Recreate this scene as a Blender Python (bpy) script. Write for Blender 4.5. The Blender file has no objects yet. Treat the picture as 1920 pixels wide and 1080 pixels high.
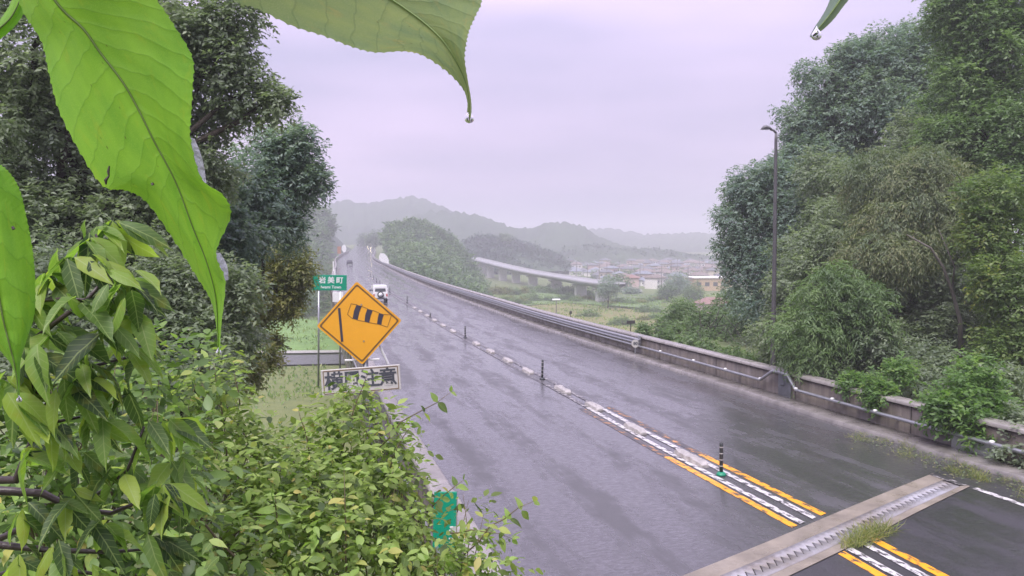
import bpy, math, random
import numpy as np
from mathutils import Vector, Matrix, Euler
R = math.radians
C = bpy.context.scene.collection
S = bpy.context.scene
rng = np.random.default_rng(7)
random.seed(7)

# ---------------------------------------------------------------- camera
H, PT, FPX = 5.03, .0567, 1500.
cam = bpy.data.objects.new('camera', bpy.data.cameras.new('camera'))
C.objects.link(cam); S.camera = cam
cam.location = (0, 0, H); cam.rotation_euler = (R(90) - PT, 0, 0)
cam.data.sensor_width = 36; cam.data.lens = 36 * FPX / 1920
cam.data.clip_start = .05; cam.data.clip_end = 9000
# ---------------------------------------------------------------- world
SUN_EL, SUN_AZ = R(58), R(200)
W = bpy.data.worlds.new('World'); S.world = W; W.use_nodes = True
nt = W.node_tree; nt.nodes.clear()
def N(tree, t, **k):
    n = tree.nodes.new(t)
    for a, b in k.items():
        if a.startswith('i_'): n.inputs[a[2:].replace('_', ' ')].default_value = b
        else: setattr(n, a, b)
    return n
out = N(nt, 'ShaderNodeOutputWorld')
sky = N(nt, 'ShaderNodeTexSky', sky_type='NISHITA', sun_disc=False, sun_elevation=SUN_EL, sun_rotation=SUN_AZ, air_density=1.5, dust_density=4)
bg1 = N(nt, 'ShaderNodeBackground'); bg1.inputs[1].default_value = .05
nt.links.new(sky.outputs[0], bg1.inputs[0])
tc = N(nt, 'ShaderNodeTexCoord'); sp = N(nt, 'ShaderNodeSeparateXYZ')
nt.links.new(tc.outputs['Generated'], sp.inputs[0])
mp = N(nt, 'ShaderNodeMapping'); mp.inputs['Scale'].default_value = (1.2, 1.2, 6)
nt.links.new(tc.outputs['Generated'], mp.inputs[0])
nz = N(nt, 'ShaderNodeTexNoise'); nz.inputs['Scale'].default_value = 1.6; nz.inputs['Detail'].default_value = 3
nz.inputs['Roughness'].default_value = .45
nt.links.new(mp.outputs[0], nz.inputs[0])
rp = N(nt, 'ShaderNodeValToRGB')
rp.color_ramp.elements[0].position = .38; rp.color_ramp.elements[0].color = (.140, .130, .194, 1)
rp.color_ramp.elements[1].position = .66; rp.color_ramp.elements[1].color = (.215, .178, .255, 1)
nt.links.new(nz.outputs[0], rp.inputs[0])
gr = N(nt, 'ShaderNodeMapRange')               # overcast sky: brighter towards the zenith
gr.inputs[1].default_value = 0; gr.inputs[2].default_value = 1; gr.inputs[3].default_value = 1.0; gr.inputs[4].default_value = 2.7
nt.links.new(sp.outputs[2], gr.inputs[0])
mx = N(nt, 'ShaderNodeMixRGB', blend_type='MULTIPLY'); mx.inputs[0].default_value = 1
nt.links.new(rp.outputs[0], mx.inputs[1]); nt.links.new(gr.outputs[0], mx.inputs[2])
bg2 = N(nt, 'ShaderNodeBackground'); bg2.inputs[1].default_value = 1.0
nt.links.new(mx.outputs[0], bg2.inputs[0])
ms = N(nt, 'ShaderNodeMixShader'); ms.inputs[0].default_value = .97
nt.links.new(bg1.outputs[0], ms.inputs[1]); nt.links.new(bg2.outputs[0], ms.inputs[2])
nt.links.new(ms.outputs[0], out.inputs[0])
# ---------------------------------------------------------------- sun behind the overcast
sl = bpy.data.lights.new('sun', 'SUN'); sl.energy = 1.5; sl.angle = R(35); sl.color = (1, .97, .93)
so_ = bpy.data.objects.new('sun', sl); C.objects.link(so_)
sd = Vector((math.sin(SUN_AZ) * math.cos(SUN_EL), math.cos(SUN_AZ) * math.cos(SUN_EL), math.sin(SUN_EL)))
so_.rotation_euler = sd.to_track_quat('Z', 'Y').to_euler()
S.view_settings.view_transform = 'Standard'; S.view_settings.look = 'None'
S.view_settings.exposure = 1.68; S.view_settings.gamma = 1; S.view_settings.use_curve_mapping = False
S.cycles.max_bounces = 8; S.cycles.diffuse_bounces = 3; S.cycles.glossy_bounces = 3
S.cycles.transmission_bounces = 6; S.cycles.volume_bounces = 3; S.cycles.transparent_max_bounces = 8
S.cycles.caustics_reflective = False; S.cycles.caustics_refractive = False

# ---------------------------------------------------------------- road axis
K = np.array([8, 14, 20, 28, 38, 52, 72, 100, 140, 200, 300, 420, 600.])
KX = np.array([7.041, 5.451, 3.88, 1.844, -.672, -4.096, -8.939, -15.7, -24.6, -37.3, -58.6, -78, -107])
KZ = np.array([0, 0, -.11, -.21, -.37, -.59, -.74, -.9, -1.1, -1.35, -.9, .8, 4.6])
def herm(V, y):
    y = np.asarray(y, float); t = np.log(K); m = np.gradient(V, t)
    x = np.log(np.maximum(y, 8)); i = np.clip(np.searchsorted(t, x) - 1, 0, len(t) - 2)
    h = t[i+1] - t[i]; s = (x - t[i]) / h
    r = (2*s**3-3*s**2+1)*V[i] + (s**3-2*s**2+s)*h*m[i] + (-2*s**3+3*s**2)*V[i+1] + (s**3-s**2)*h*m[i+1]
    return r + np.where(y < 8, (y - 8) * m[0] / 8, 0)
def P(px, py, d):                     # point of the place seen at photo pixel (px,py), d metres ahead
    u = (px - 960) / FPX; v = (540 - py) / FPX; c, s = math.cos(PT), math.sin(PT)
    t = d / (c + v * s)
    return np.array([t * u, d, H + t * (v * c - s)])
def PZ(px, py, z):                    # same, on the level z
    a = P(px, py, 1.); t = (z - H) / (a[2] - H)
    return np.array([a[0] * t, t, z])
def pos(y, o, z=0):
    y = np.asarray(y, float)
    dx = (herm(KX, y + .05) - herm(KX, y - .05)) / .1
    n = 1 / np.sqrt(1 + dx**2)
    return np.stack(np.broadcast_arrays(herm(KX, y) + n * o, y - dx * n * o, herm(KZ, y) + z), -1)
def heading(y):
    dx = (herm(KX, y + .05) - herm(KX, y - .05)) / .1
    return -math.atan(dx)             # rotation about z of the road direction (+Y local)

# ---------------------------------------------------------------- mesh helpers
def origin(p):
    v = np.zeros(3)
    while p is not None:
        v = v + np.array(p.location); p = p.parent
    return v
def link(name, me, mat, parent=None):
    o = bpy.data.objects.new(name, me); C.objects.link(o)
    if mat and not me.materials: me.materials.append(mat)
    if parent is not None: o.parent = parent
    return o
def arr_mesh(name, V, F, uv=None, tint=None, smooth=False):
    V = np.asarray(V, np.float32); F = np.asarray(F, np.int32)
    me = bpy.data.meshes.new(name)
    me.vertices.add(len(V)); me.vertices.foreach_set('co', V.ravel())
    k = F.shape[1]
    me.loops.add(F.size); me.loops.foreach_set('vertex_index', F.ravel())
    me.polygons.add(len(F))
    me.polygons.foreach_set('loop_start', np.arange(0, F.size, k, dtype=np.int32))
    try: me.polygons.foreach_set('loop_total', np.full(len(F), k, np.int32))
    except Exception: pass
    if uv is not None:
        l = me.uv_layers.new(name='UVMap'); l.data.foreach_set('uv', np.asarray(uv, np.float32)[F.ravel()].ravel())
    if tint is not None:
        a = me.attributes.new('tint', 'FLOAT', 'POINT'); a.data.foreach_set('value', np.asarray(tint, np.float32))
    me.update(calc_edges=True)
    if smooth: me.polygons.foreach_set('use_smooth', np.ones(len(F), bool))
    me.validate()
    return me
def put(name, V, F, mat, parent=None, local=False, **k):
    V = np.asarray(V, float)
    if parent is not None and not local: V = V - origin(parent)
    return link(name, arr_mesh(name, V, F, **k), mat, parent)
def tag(o, label=None, cat=None, group=None, kind=None):
    if label: o['label'] = label
    if cat: o['category'] = cat
    if group: o['group'] = group
    if kind: o['kind'] = kind
    return o
def thing(name, label, cat, loc=(0, 0, 0), rot=(0, 0, 0), group=None):
    o = bpy.data.objects.new(name, None); C.objects.link(o); o.empty_display_size = .2
    o.location = [float(a) for a in loc]; o.rotation_euler = rot
    return tag(o, label, cat, group)
def struct(o): o['kind'] = 'structure'; return o
def copy_tree(o, parent=None):
    c = o.copy(); C.objects.link(c)
    if parent is not None: c.parent = parent
    for ch in list(o.children): copy_tree(ch, c)
    return c
class MB:
    def __init__(s): s.v = []; s.f = []; s.uv = None
    def add(s, V, F):
        b = len(s.v); s.v += [tuple(map(float, q)) for q in V]; s.f += [tuple(b + i for i in f) for f in F]
        return s
    def box(s, c, d, rz=0, bev=0.0, M=None):
        x, y, z = d[0]/2, d[1]/2, d[2]/2
        if bev:
            b = min(bev, x*.9, y*.9, z*.9); V = []
            for zz, q in ((-z, b), (-z+b, 0), (z-b, 0), (z, b)):
                X, Y = x-q, y-q; e = b if q == 0 else b*.4
                V += [(-X+e, -Y, zz), (X-e, -Y, zz), (X, -Y+e, zz), (X, Y-e, zz), (X-e, Y, zz), (-X+e, Y, zz), (-X, Y-e, zz), (-X, -Y+e, zz)]
            F = [(i*8+j, i*8+(j+1) % 8, i*8+8+(j+1) % 8, i*8+8+j) for i in range(3) for j in range(8)]
            F += [tuple(range(7, -1, -1)), tuple(range(24, 32))]
        else:
            V = [(-x,-y,-z),(x,-y,-z),(x,y,-z),(-x,y,-z),(-x,-y,z),(x,-y,z),(x,y,z),(-x,y,z)]
            F = [(3,2,1,0),(4,5,6,7),(0,1,5,4),(1,2,6,5),(2,3,7,6),(3,0,4,7)]
        m = M or Matrix.Rotation(rz, 3, 'Z')
        V = [np.array(m @ Vector(q)) + np.array(c) for q in V]
        return s.add(V, F)
    def tube(s, pts, rad, n=8, cap=True):
        pts = [Vector(p) for p in pts]
        if not hasattr(rad, '__len__'): rad = [rad] * len(pts)
        V = []; ref = None
        for i, p in enumerate(pts):
            t = (pts[min(i+1, len(pts)-1)] - pts[max(i-1, 0)]).normalized()
            if ref is None: ref = Vector((0, 0, 1)) if abs(t.z) < .9 else Vector((1, 0, 0))
            a = (ref - t * ref.dot(t)).normalized(); ref = a; b = t.cross(a)
            V += [p + (a * math.cos(2*math.pi*k/n) + b * math.sin(2*math.pi*k/n)) * rad[i] for k in range(n)]
        F = [(i*n+k, i*n+(k+1) % n, i*n+n+(k+1) % n, i*n+n+k) for i in range(len(pts)-1) for k in range(n)]
        if cap: F += [tuple(range(n-1, -1, -1)), tuple(range((len(pts)-1)*n, len(pts)*n))]
        return s.add(V, F)
    def lathe(s, prof, n=16, c=(0, 0, 0)):
        V = [(c[0]+r*math.cos(2*math.pi*k/n), c[1]+r*math.sin(2*math.pi*k/n), c[2]+z) for r, z in prof for k in range(n)]
        F = [(i*n+k, i*n+(k+1) % n, i*n+n+(k+1) % n, i*n+n+k) for i in range(len(prof)-1) for k in range(n)]
        F += [tuple(range(n-1, -1, -1)), tuple(range((len(prof)-1)*n, len(prof)*n))]
        return s.add(V, F)
    def slab(s, poly, y0, y1):             # polygon in XZ given thickness in Y
        n = len(poly)
        V = [(x, y0, z) for x, z in poly] + [(x, y1, z) for x, z in poly]
        F = [tuple(range(n)), tuple(range(2*n-1, n-1, -1))] + [(i, n+i, n+(i+1) % n, (i+1) % n) for i in range(n)]
        return s.add(V, F)
    def build(s, name, mat, parent=None, local=False, smooth=False):
        V = np.array(s.v)
        if parent is not None and not local: V = V - origin(parent)
        me = bpy.data.meshes.new(name); me.from_pydata(V.tolist(), [], s.f); me.update()
        if smooth: me.polygons.foreach_set('use_smooth', np.ones(len(me.polygons), bool))
        return link(name, me, mat, parent)

# ---------------------------------------------------------------- materials
def pmat(name, col, rough=.7, metal=0, spec=.5, bump=0, bscale=30, var=.25, vscale=3, col2=None, coat=0, wet=None, zs=None):
    m = bpy.data.materials.new(name); m.use_nodes = True; t = m.node_tree; b = t.nodes['Principled BSDF']
    b.inputs['Metallic'].default_value = metal; b.inputs['Roughness'].default_value = rough
    b.inputs['Specular IOR Level'].default_value = spec; b.inputs['Coat Weight'].default_value = coat
    g = N(t, 'ShaderNodeNewGeometry')
    n = N(t, 'ShaderNodeTexNoise'); n.inputs['Scale'].default_value = vscale; n.inputs['Detail'].default_value = 6; n.inputs['Roughness'].default_value = .65
    if zs:
        mpz = N(t, 'ShaderNodeMapping'); mpz.inputs['Scale'].default_value = (1, 1, zs); t.links.new(g.outputs['Position'], mpz.inputs[0]); t.links.new(mpz.outputs[0], n.inputs[0])
    else: t.links.new(g.outputs['Position'], n.inputs[0])
    r = N(t, 'ShaderNodeValToRGB'); r.color_ramp.elements[0].position = .32; r.color_ramp.elements[1].position = .68
    c2 = col2 or tuple(c * (1 - var) for c in col)
    r.color_ramp.elements[0].color = (*c2, 1); r.color_ramp.elements[1].color = (*col, 1)
    t.links.new(n.outputs[0], r.inputs[0]); t.links.new(r.outputs[0], b.inputs['Base Color'])
    if wet:
        n3 = N(t, 'ShaderNodeTexNoise'); n3.inputs['Scale'].default_value = wet[0]; n3.inputs['Detail'].default_value = 4
        t.links.new(g.outputs['Position'], n3.inputs[0])
        mr = N(t, 'ShaderNodeMapRange'); mr.inputs[1].default_value = .35; mr.inputs[2].default_value = .65
        mr.inputs[3].default_value = wet[1]; mr.inputs[4].default_value = wet[2]
        t.links.new(n3.outputs[0], mr.inputs[0]); t.links.new(mr.outputs[0], b.inputs['Roughness'])
    if bump:
        n2 = N(t, 'ShaderNodeTexNoise'); n2.inputs['Scale'].default_value = bscale; n2.inputs['Detail'].default_value = 4
        t.links.new(g.outputs['Position'], n2.inputs[0])
        bp = N(t, 'ShaderNodeBump'); bp.inputs['Strength'].default_value = bump; bp.inputs['Distance'].default_value = .02
        t.links.new(n2.outputs[0], bp.inputs['Height']); t.links.new(bp.outputs[0], b.inputs['Normal'])
    return m
def leafmat(name, cols, trans=.45, rough=.40, source='tint', tcol=1.6, k=1.5):
    cols = [tuple(min(.5, v * k) for v in c) for c in cols]
    m = bpy.data.materials.new(name); m.use_nodes = True; t = m.node_tree; b = t.nodes['Principled BSDF']
    b.inputs['Roughness'].default_value = rough; b.inputs['Specular IOR Level'].default_value = .45
    if source == 'tint': a = N(t, 'ShaderNodeAttribute', attribute_name='tint'); fac = a.outputs['Fac']
    else: a = N(t, 'ShaderNodeObjectInfo'); fac = a.outputs['Random']
    r = N(t, 'ShaderNodeValToRGB'); e = r.color_ramp.elements
    e[0].position = 0; e[0].color = (*cols[0], 1); e[1].position = 1; e[1].color = (*cols[-1], 1)
    for i, c in enumerate(cols[1:-1]):
        q = e.new((i + 1) / (len(cols) - 1)); q.color = (*c, 1)
    t.links.new(fac, r.inputs[0])
    src = r.outputs[0]
    if source != 'tint':                  # blotches of yellow and brown spots on larger leaves
        tco = N(t, 'ShaderNodeTexCoord')
        va = N(t, 'ShaderNodeVectorMath', operation='ADD'); t.links.new(tco.outputs['Object'], va.inputs[0])
        cb = N(t, 'ShaderNodeCombineXYZ'); mu = N(t, 'ShaderNodeMath', operation='MULTIPLY'); mu.inputs[1].default_value = 37
        t.links.new(fac, mu.inputs[0]); t.links.new(mu.outputs[0], cb.inputs[0]); t.links.new(cb.outputs[0], va.inputs[1])
        n = N(t, 'ShaderNodeTexNoise'); n.inputs['Scale'].default_value = 3; n.inputs['Detail'].default_value = 5
        t.links.new(va.outputs[0], n.inputs[0])
        cr = N(t, 'ShaderNodeValToRGB'); cr.color_ramp.elements[0].position = .56; cr.color_ramp.elements[1].position = .78
        cr.color_ramp.elements[1].color = (.6, .6, .6, 1)
        t.links.new(n.outputs[0], cr.inputs[0])
        mxx = N(t, 'ShaderNodeMixRGB'); mxx.inputs[2].default_value = (.30, .28, .03, 1)
        t.links.new(cr.outputs[0], mxx.inputs[0]); t.links.new(src, mxx.inputs[1]); src = mxx.outputs[0]
        sx = N(t, 'ShaderNodeSeparateXYZ'); t.links.new(tco.outputs['Object'], sx.inputs[0])
        def mm(op, a_, b_=None):
            q = N(t, 'ShaderNodeMath', operation=op)
            for i_, v_ in enumerate((a_, b_)):
                if v_ is None: continue
                if isinstance(v_, (int, float)): q.inputs[i_].default_value = v_
                else: t.links.new(v_, q.inputs[i_])
            return q.outputs[0]
        ax = mm('ABSOLUTE', sx.outputs[0]); rib = mm('LESS_THAN', ax, .009)
        ph = mm('FRACT', mm('SUBTRACT', mm('MULTIPLY', sx.outputs[1], 8.), mm('MULTIPLY', ax, 9.)))
        sv = mm('MULTIPLY', mm('GREATER_THAN', ph, .86), .45); vn = mm('MAXIMUM', rib, sv)
        mv = N(t, 'ShaderNodeMixRGB'); t.links.new(mm('MULTIPLY', vn, .55), mv.inputs[0]); t.links.new(src, mv.inputs[1]); mv.inputs[2].default_value = (.34, .42, .16, 1); src = mv.outputs[0]
    t.links.new(src, b.inputs['Base Color'])
    tr = N(t, 'ShaderNodeBsdfTranslucent'); mc = N(t, 'ShaderNodeMixRGB', blend_type='MULTIPLY'); mc.inputs[0].default_value = 1
    mc.inputs[2].default_value = (tcol, tcol * 1.15, tcol * .6, 1)
    t.links.new(src, mc.inputs[1]); t.links.new(mc.outputs[0], tr.inputs[0])
    ms = N(t, 'ShaderNodeMixShader'); ms.inputs[0].default_value = trans
    t.links.new(b.outputs[0], ms.inputs[1]); t.links.new(tr.outputs[0], ms.inputs[2])
    t.links.new(ms.outputs[0], t.nodes['Material Output'].inputs[0])
    return m

def asphalt_mat(name, base, r0, r1, bump=.35, wetlo=.45, wethi=.66, coatlo=.28):
    m = bpy.data.materials.new(name); m.use_nodes = True; t = m.node_tree; b = t.nodes['Principled BSDF']
    uv = N(t, 'ShaderNodeUVMap')
    def noise(scale, sx, sy, det=5, rg=.6):
        mp = N(t, 'ShaderNodeMapping'); mp.inputs['Scale'].default_value = (sx, sy, 1)
        t.links.new(uv.outputs[0], mp.inputs[0])
        n = N(t, 'ShaderNodeTexNoise'); n.inputs['Scale'].default_value = scale; n.inputs['Detail'].default_value = det; n.inputs['Roughness'].default_value = rg
        t.links.new(mp.outputs[0], n.inputs[0]); return n.outputs[0]
    big = noise(.6, 2.2, .35); mid = noise(2.2, 1, .8); fine = noise(45, 1, 1, 3); rip = noise(5, 1, 1.5, 6, .8); grain = noise(28, 1, 1, 6, .8)
    ad = N(t, 'ShaderNodeMath', operation='MULTIPLY_ADD'); ad.inputs[1].default_value = .35
    t.links.new(mid, ad.inputs[0]); t.links.new(big, ad.inputs[2])
    sxy = N(t, 'ShaderNodeSeparateXYZ'); t.links.new(uv.outputs[0], sxy.inputs[0])
    c1 = N(t, 'ShaderNodeMath', operation='MULTIPLY'); c1.inputs[1].default_value = 3.7; t.links.new(sxy.outputs[0], c1.inputs[0])
    c2 = N(t, 'ShaderNodeMath', operation='COSINE'); t.links.new(c1.outputs[0], c2.inputs[0])
    c3 = N(t, 'ShaderNodeMath', operation='MULTIPLY_ADD'); c3.inputs[1].default_value = .05; t.links.new(c2.outputs[0], c3.inputs[0]); t.links.new(ad.outputs[0], c3.inputs[2]); ad = c3
    mr = N(t, 'ShaderNodeMapRange'); mr.inputs[1].default_value = wetlo + .17; mr.inputs[2].default_value = wethi + .17
    mr.inputs[3].default_value = r0; mr.inputs[4].default_value = r1
    t.links.new(ad.outputs[0], mr.inputs[0]); t.links.new(mr.outputs[0], b.inputs['Roughness'])
    cr = N(t, 'ShaderNodeValToRGB'); cr.color_ramp.elements[0].position = .3; cr.color_ramp.elements[1].position = .75
    cr.color_ramp.elements[0].color = (*[c * .6 for c in base], 1); cr.color_ramp.elements[1].color = (*[c * 1.35 for c in base], 1)
    a2 = N(t, 'ShaderNodeMath', operation='MULTIPLY_ADD'); a2.inputs[1].default_value = 1.0
    t.links.new(grain, a2.inputs[0]); t.links.new(big, a2.inputs[2])
    a3 = N(t, 'ShaderNodeMath', operation='MULTIPLY'); a3.inputs[1].default_value = .5; t.links.new(a2.outputs[0], a3.inputs[0])
    t.links.new(a3.outputs[0], cr.inputs[0]); t.links.new(cr.outputs[0], b.inputs['Base Color'])
    sm = N(t, 'ShaderNodeMapRange'); sm.inputs[1].default_value = r0; sm.inputs[2].default_value = r1; sm.inputs[3].default_value = .12; sm.inputs[4].default_value = 1
    t.links.new(mr.outputs[0], sm.inputs[0])
    hh = N(t, 'ShaderNodeMath', operation='MULTIPLY'); t.links.new(fine, hh.inputs[0]); t.links.new(sm.outputs[0], hh.inputs[1])
    h2 = N(t, 'ShaderNodeMath', operation='MULTIPLY_ADD'); h2.inputs[1].default_value = 1.4; t.links.new(mid, h2.inputs[0]); t.links.new(hh.outputs[0], h2.inputs[2])
    h3 = N(t, 'ShaderNodeMath', operation='MULTIPLY_ADD'); h3.inputs[1].default_value = 1.5; t.links.new(rip, h3.inputs[0]); t.links.new(h2.outputs[0], h3.inputs[2]); h2 = h3
    bp = N(t, 'ShaderNodeBump'); bp.inputs['Strength'].default_value = bump; bp.inputs['Distance'].default_value = .013
    t.links.new(h2.outputs[0], bp.inputs['Height']); t.links.new(bp.outputs[0], b.inputs['Normal'])
    b.inputs['Specular IOR Level'].default_value = .6
    cw = N(t, 'ShaderNodeMapRange'); cw.inputs[1].default_value = r0; cw.inputs[2].default_value = r1; cw.inputs[3].default_value = 1.0; cw.inputs[4].default_value = coatlo
    t.links.new(mr.outputs[0], cw.inputs[0])
    spk = noise(6, 1, 2.2, 8, .85); sr = N(t, 'ShaderNodeMapRange'); sr.inputs[1].default_value = .44; sr.inputs[2].default_value = .57; sr.inputs[3].default_value = .1; sr.inputs[4].default_value = 1.0
    t.links.new(spk, sr.inputs[0]); cm = N(t, 'ShaderNodeMath', operation='MULTIPLY'); t.links.new(cw.outputs[0], cm.inputs[0]); t.links.new(sr.outputs[0], cm.inputs[1])
    t.links.new(cm.outputs[0], b.inputs['Coat Weight']); b.inputs['Coat Roughness'].default_value = .05; t.links.new(bp.outputs[0], b.inputs['Coat Normal'])
    return m
def paint_mat(name, col, under, cov=.5, sx=1, sy=1, scale=9, rough=.35, hatch=.12):
    m = bpy.data.materials.new(name); m.use_nodes = True; t = m.node_tree; b = t.nodes['Principled BSDF']
    uv = N(t, 'ShaderNodeUVMap'); mp = N(t, 'ShaderNodeMapping'); mp.inputs['Scale'].default_value = (sx, sy, 1); mp.inputs['Rotation'].default_value = (0, 0, .5)
    t.links.new(uv.outputs[0], mp.inputs[0])
    n = N(t, 'ShaderNodeTexNoise'); n.inputs['Scale'].default_value = scale; n.inputs['Detail'].default_value = 5; n.inputs['Roughness'].default_value = .7
    t.links.new(mp.outputs[0], n.inputs[0])
    r = N(t, 'ShaderNodeValToRGB'); r.color_ramp.elements[0].position = cov - .05; r.color_ramp.elements[1].position = cov + .05
    r.color_ramp.elements[0].color = (*col, 1); r.color_ramp.elements[1].color = (*under, 1)
    wv = N(t, 'ShaderNodeTexWave', wave_type='BANDS', bands_direction='DIAGONAL'); wv.inputs['Scale'].default_value = 1.6; wv.inputs['Distortion'].default_value = 2.5; wv.inputs['Detail'].default_value = 3
    t.links.new(uv.outputs[0], wv.inputs[0]); wa = N(t, 'ShaderNodeMath', operation='MULTIPLY_ADD'); wa.inputs[1].default_value = hatch
    t.links.new(wv.outputs[0], wa.inputs[0]); t.links.new(n.outputs[0], wa.inputs[2])
    t.links.new(wa.outputs[0], r.inputs[0]); t.links.new(r.outputs[0], b.inputs['Base Color'])
    b.inputs['Roughness'].default_value = rough
    bp = N(t, 'ShaderNodeBump'); bp.inputs['Strength'].default_value = .3; bp.inputs['Distance'].default_value = .01
    t.links.new(n.outputs[0], bp.inputs['Height']); t.links.new(bp.outputs[0], b.inputs['Normal'])
    return m

M = {}
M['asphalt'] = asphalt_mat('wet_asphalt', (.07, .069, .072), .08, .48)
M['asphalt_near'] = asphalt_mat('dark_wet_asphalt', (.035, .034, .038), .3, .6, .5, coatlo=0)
M['concrete'] = pmat('concrete_strip', (.30, .26, .21), .45, var=.45, vscale=1.3, bump=.3, bscale=40, wet=(2, .2, .6))
M['wall'] = pmat('stained_wall', (.15, .125, .105), .5, col2=(.05, .042, .036), vscale=4.5, zs=.12, bump=.3, bscale=14, wet=(3, .3, .7))
M['coping'] = pmat('coping', (.31, .285, .27), .35, var=.4, vscale=2.5, bump=.3, bscale=25, wet=(3, .15, .5))
M['kerb'] = pmat('kerb', (.24, .22, .21), .35, var=.5, vscale=1.8, bump=.3, bscale=25, wet=(2, .12, .5))
M['galv'] = pmat('galvanised', (.42, .43, .45), .3, metal=.7, var=.3, vscale=4)
M['dgalv'] = pmat('dull_galvanised', (.20, .21, .23), .4, metal=.5, var=.35, vscale=3)
M['steel'] = pmat('joint_steel', (.40, .40, .44), .35, metal=.2, col2=(.19, .16, .13), vscale=.8, bump=.1)
M['gap'] = pmat('joint_gap', (.02, .017, .015), .9)
M['white'] = pmat('white_paint', (.72, .72, .72), .35, var=.12)
M['bwhite'] = pmat('block_white', (.46, .43, .41), .35, var=.4, vscale=9, bump=.5, bscale=60)
M['black'] = pmat('black_rubber', (.035, .04, .042), .45)
M['greenplastic'] = pmat('green_plastic', (.01, .25, .14), .4)
M['sgreen'] = pmat('sign_green', (0, .26, .15), .3, var=.1)
M['syellow'] = pmat('sign_yellow', (.72, .34, .025), .35, var=.10, vscale=2)
M['sdark'] = pmat('sign_dark_ink', (.045, .04, .06), .4)
M['sink'] = pmat('sign_grey_ink', (.06, .065, .08), .5)
M['sbrown'] = pmat('sign_border_ink', (.16, .085, .03), .4)
M['splate'] = pmat('sign_plate', (.50, .48, .46), .4, var=.12, vscale=5)
M['pole'] = pmat('dark_pole', (.10, .095, .10), .45, metal=.3)
M['lamp'] = pmat('lamp_head', (.12, .12, .13), .4)
M['lens'] = pmat('lamp_lens', (.5, .5, .52), .2)
M['bark'] = pmat('bark', (.055, .042, .032), .8, var=.5, vscale=6, bump=.8, bscale=25)
M['twig'] = pmat('wet_twig', (.05, .035, .032), .4, var=.4, vscale=30, bump=.3)
M['greentwig'] = pmat('green_stem', (.13, .10, .05), .5)
M['palebark'] = pmat('pale_bark', (.14, .125, .11), .7, var=.3)
M['glass'] = pmat('dark_glass', (.06, .065, .075), .1)
M['carwhite'] = pmat('car_white', (.75, .74, .74), .25, var=.05, coat=.5)
M['tyre'] = pmat('tyre', (.015, .015, .015), .7)
M['red'] = pmat('tail_red', (.5, .02, .02), .3)
M['ground'] = pmat('grassy_ground', (.15, .185, .06), .9, col2=(.08, .115, .04), vscale=.35, bump=.8, bscale=3)
M['bank'] = pmat('bank_soil', (.035, .045, .02), .9, col2=(.02, .022, .012), vscale=1.2, bump=.8, bscale=12)
M['hill'] = pmat('wooded_hill', (.05, .085, .04), .9, col2=(.02, .04, .022), vscale=.03, bump=0)
def paintpair(n, c, cov, sx, sy, sc): M[n] = paint_mat(n, c, (.05, .048, .05), cov, sx, sy, sc)
paintpair('orange', (.85, .36, .015), .62, 2, .8, 4)
paintpair('orange_worn', (.55, .25, .06), .47, 2, .6, 4)
paintpair('wline', (.58, .56, .56), .60, 2.5, 1.0, 5)
paintpair('wline_worn', (.45, .42, .42), .48, 2.2, .7, 5)

# ---------------------------------------------------------------- terrain
def sstep(a, b, x): t = np.clip((x - a) / (b - a), 0, 1); return t * t * (3 - 2 * t)
def lnoise(x, y, s, seed=0):
    x = x / s + seed * 13.7; y = y / s + seed * 7.1
    return (np.sin(x * 1.3 + 1.7 * np.sin(y * .9)) + np.sin(y * 1.7 + 1.3 * np.sin(x * 1.1 + 2)) + .5 * np.sin(2.9 * x + 2.3 * y)) / 2.5
def terrain(x, y):
    x = np.asarray(x, float); y = np.asarray(y, float)
    yy = np.clip(y, 0, 600); o = (x - herm(KX, yy)) * .966 + (yy - y) * 0
    z = np.full(x.shape, -12.0)
    drop = sstep(13.5, 70, y)
    near = -.12 + 0 * x
    # right shoulder of wooded ground
    right = np.where(o > 6.7, -.35 + .05 * np.clip(o - 8, 0, 40), near)
    rdrop = sstep(40, 95, y + .25 * np.clip(o - 10, -30, 0))
    zr = right * (1 - rdrop) + z * rdrop
    # left bank, camera stands on it
    bank = -.2 + 2.9 * sstep(-7.0, -10.5, o) * (1 - sstep(6, 15, y))
    ldrop = sstep(15, 55, y)
    zl = bank * (1 - ldrop) + z * ldrop
    zc = near * (1 - sstep(13.8, 16, y)) + (-2 - 10 * drop) * sstep(13.8, 16, y)
    z = np.where(o < -6.9, zl, np.where(o > 6.9, zr, zc))
    far = sstep(360, 800, y)
    z = z + far * 6
    z = z + np.where(y > 60, lnoise(x, y, 35) * .5, 0) + np.where((y < 60) & (np.abs(o) > 7.5), lnoise(x, y, 4, 2) * .12, 0)
    # far end of our own bridge lands on the hill
    dist = np.abs(o); br = sstep(190, 330, y) * (1 - sstep(9, 60, dist)) * (1 - sstep(600, 700, y))
    z = np.where(y > 150, z * (1 - br) + (herm(KZ, yy) - .5) * br, z)
    return z
def grid(xs, ys):
    X, Y = np.meshgrid(xs, ys); V = np.stack([X, Y, terrain(X, Y)], -1).reshape(-1, 3)
    nx, ny = len(xs), len(ys); i = (np.arange(ny-1)[:, None] * nx + np.arange(nx-1)).ravel()
    return V, np.stack([i, i+1, i+nx+1, i+nx], -1)
xs = np.unique(np.concatenate([np.linspace(-900, -60, 40), np.arange(-60, 60, .8), np.linspace(60, 160, 50), np.linspace(160, 1600, 60)]))
ys = np.unique(np.concatenate([np.arange(-40, 90, .8), np.linspace(90, 200, 60), np.linspace(200, 700, 90), np.linspace(700, 2500, 50)]))
V, F = grid(xs, ys)
struct(put('ground', V, F, M['ground'], smooth=True))

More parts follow.
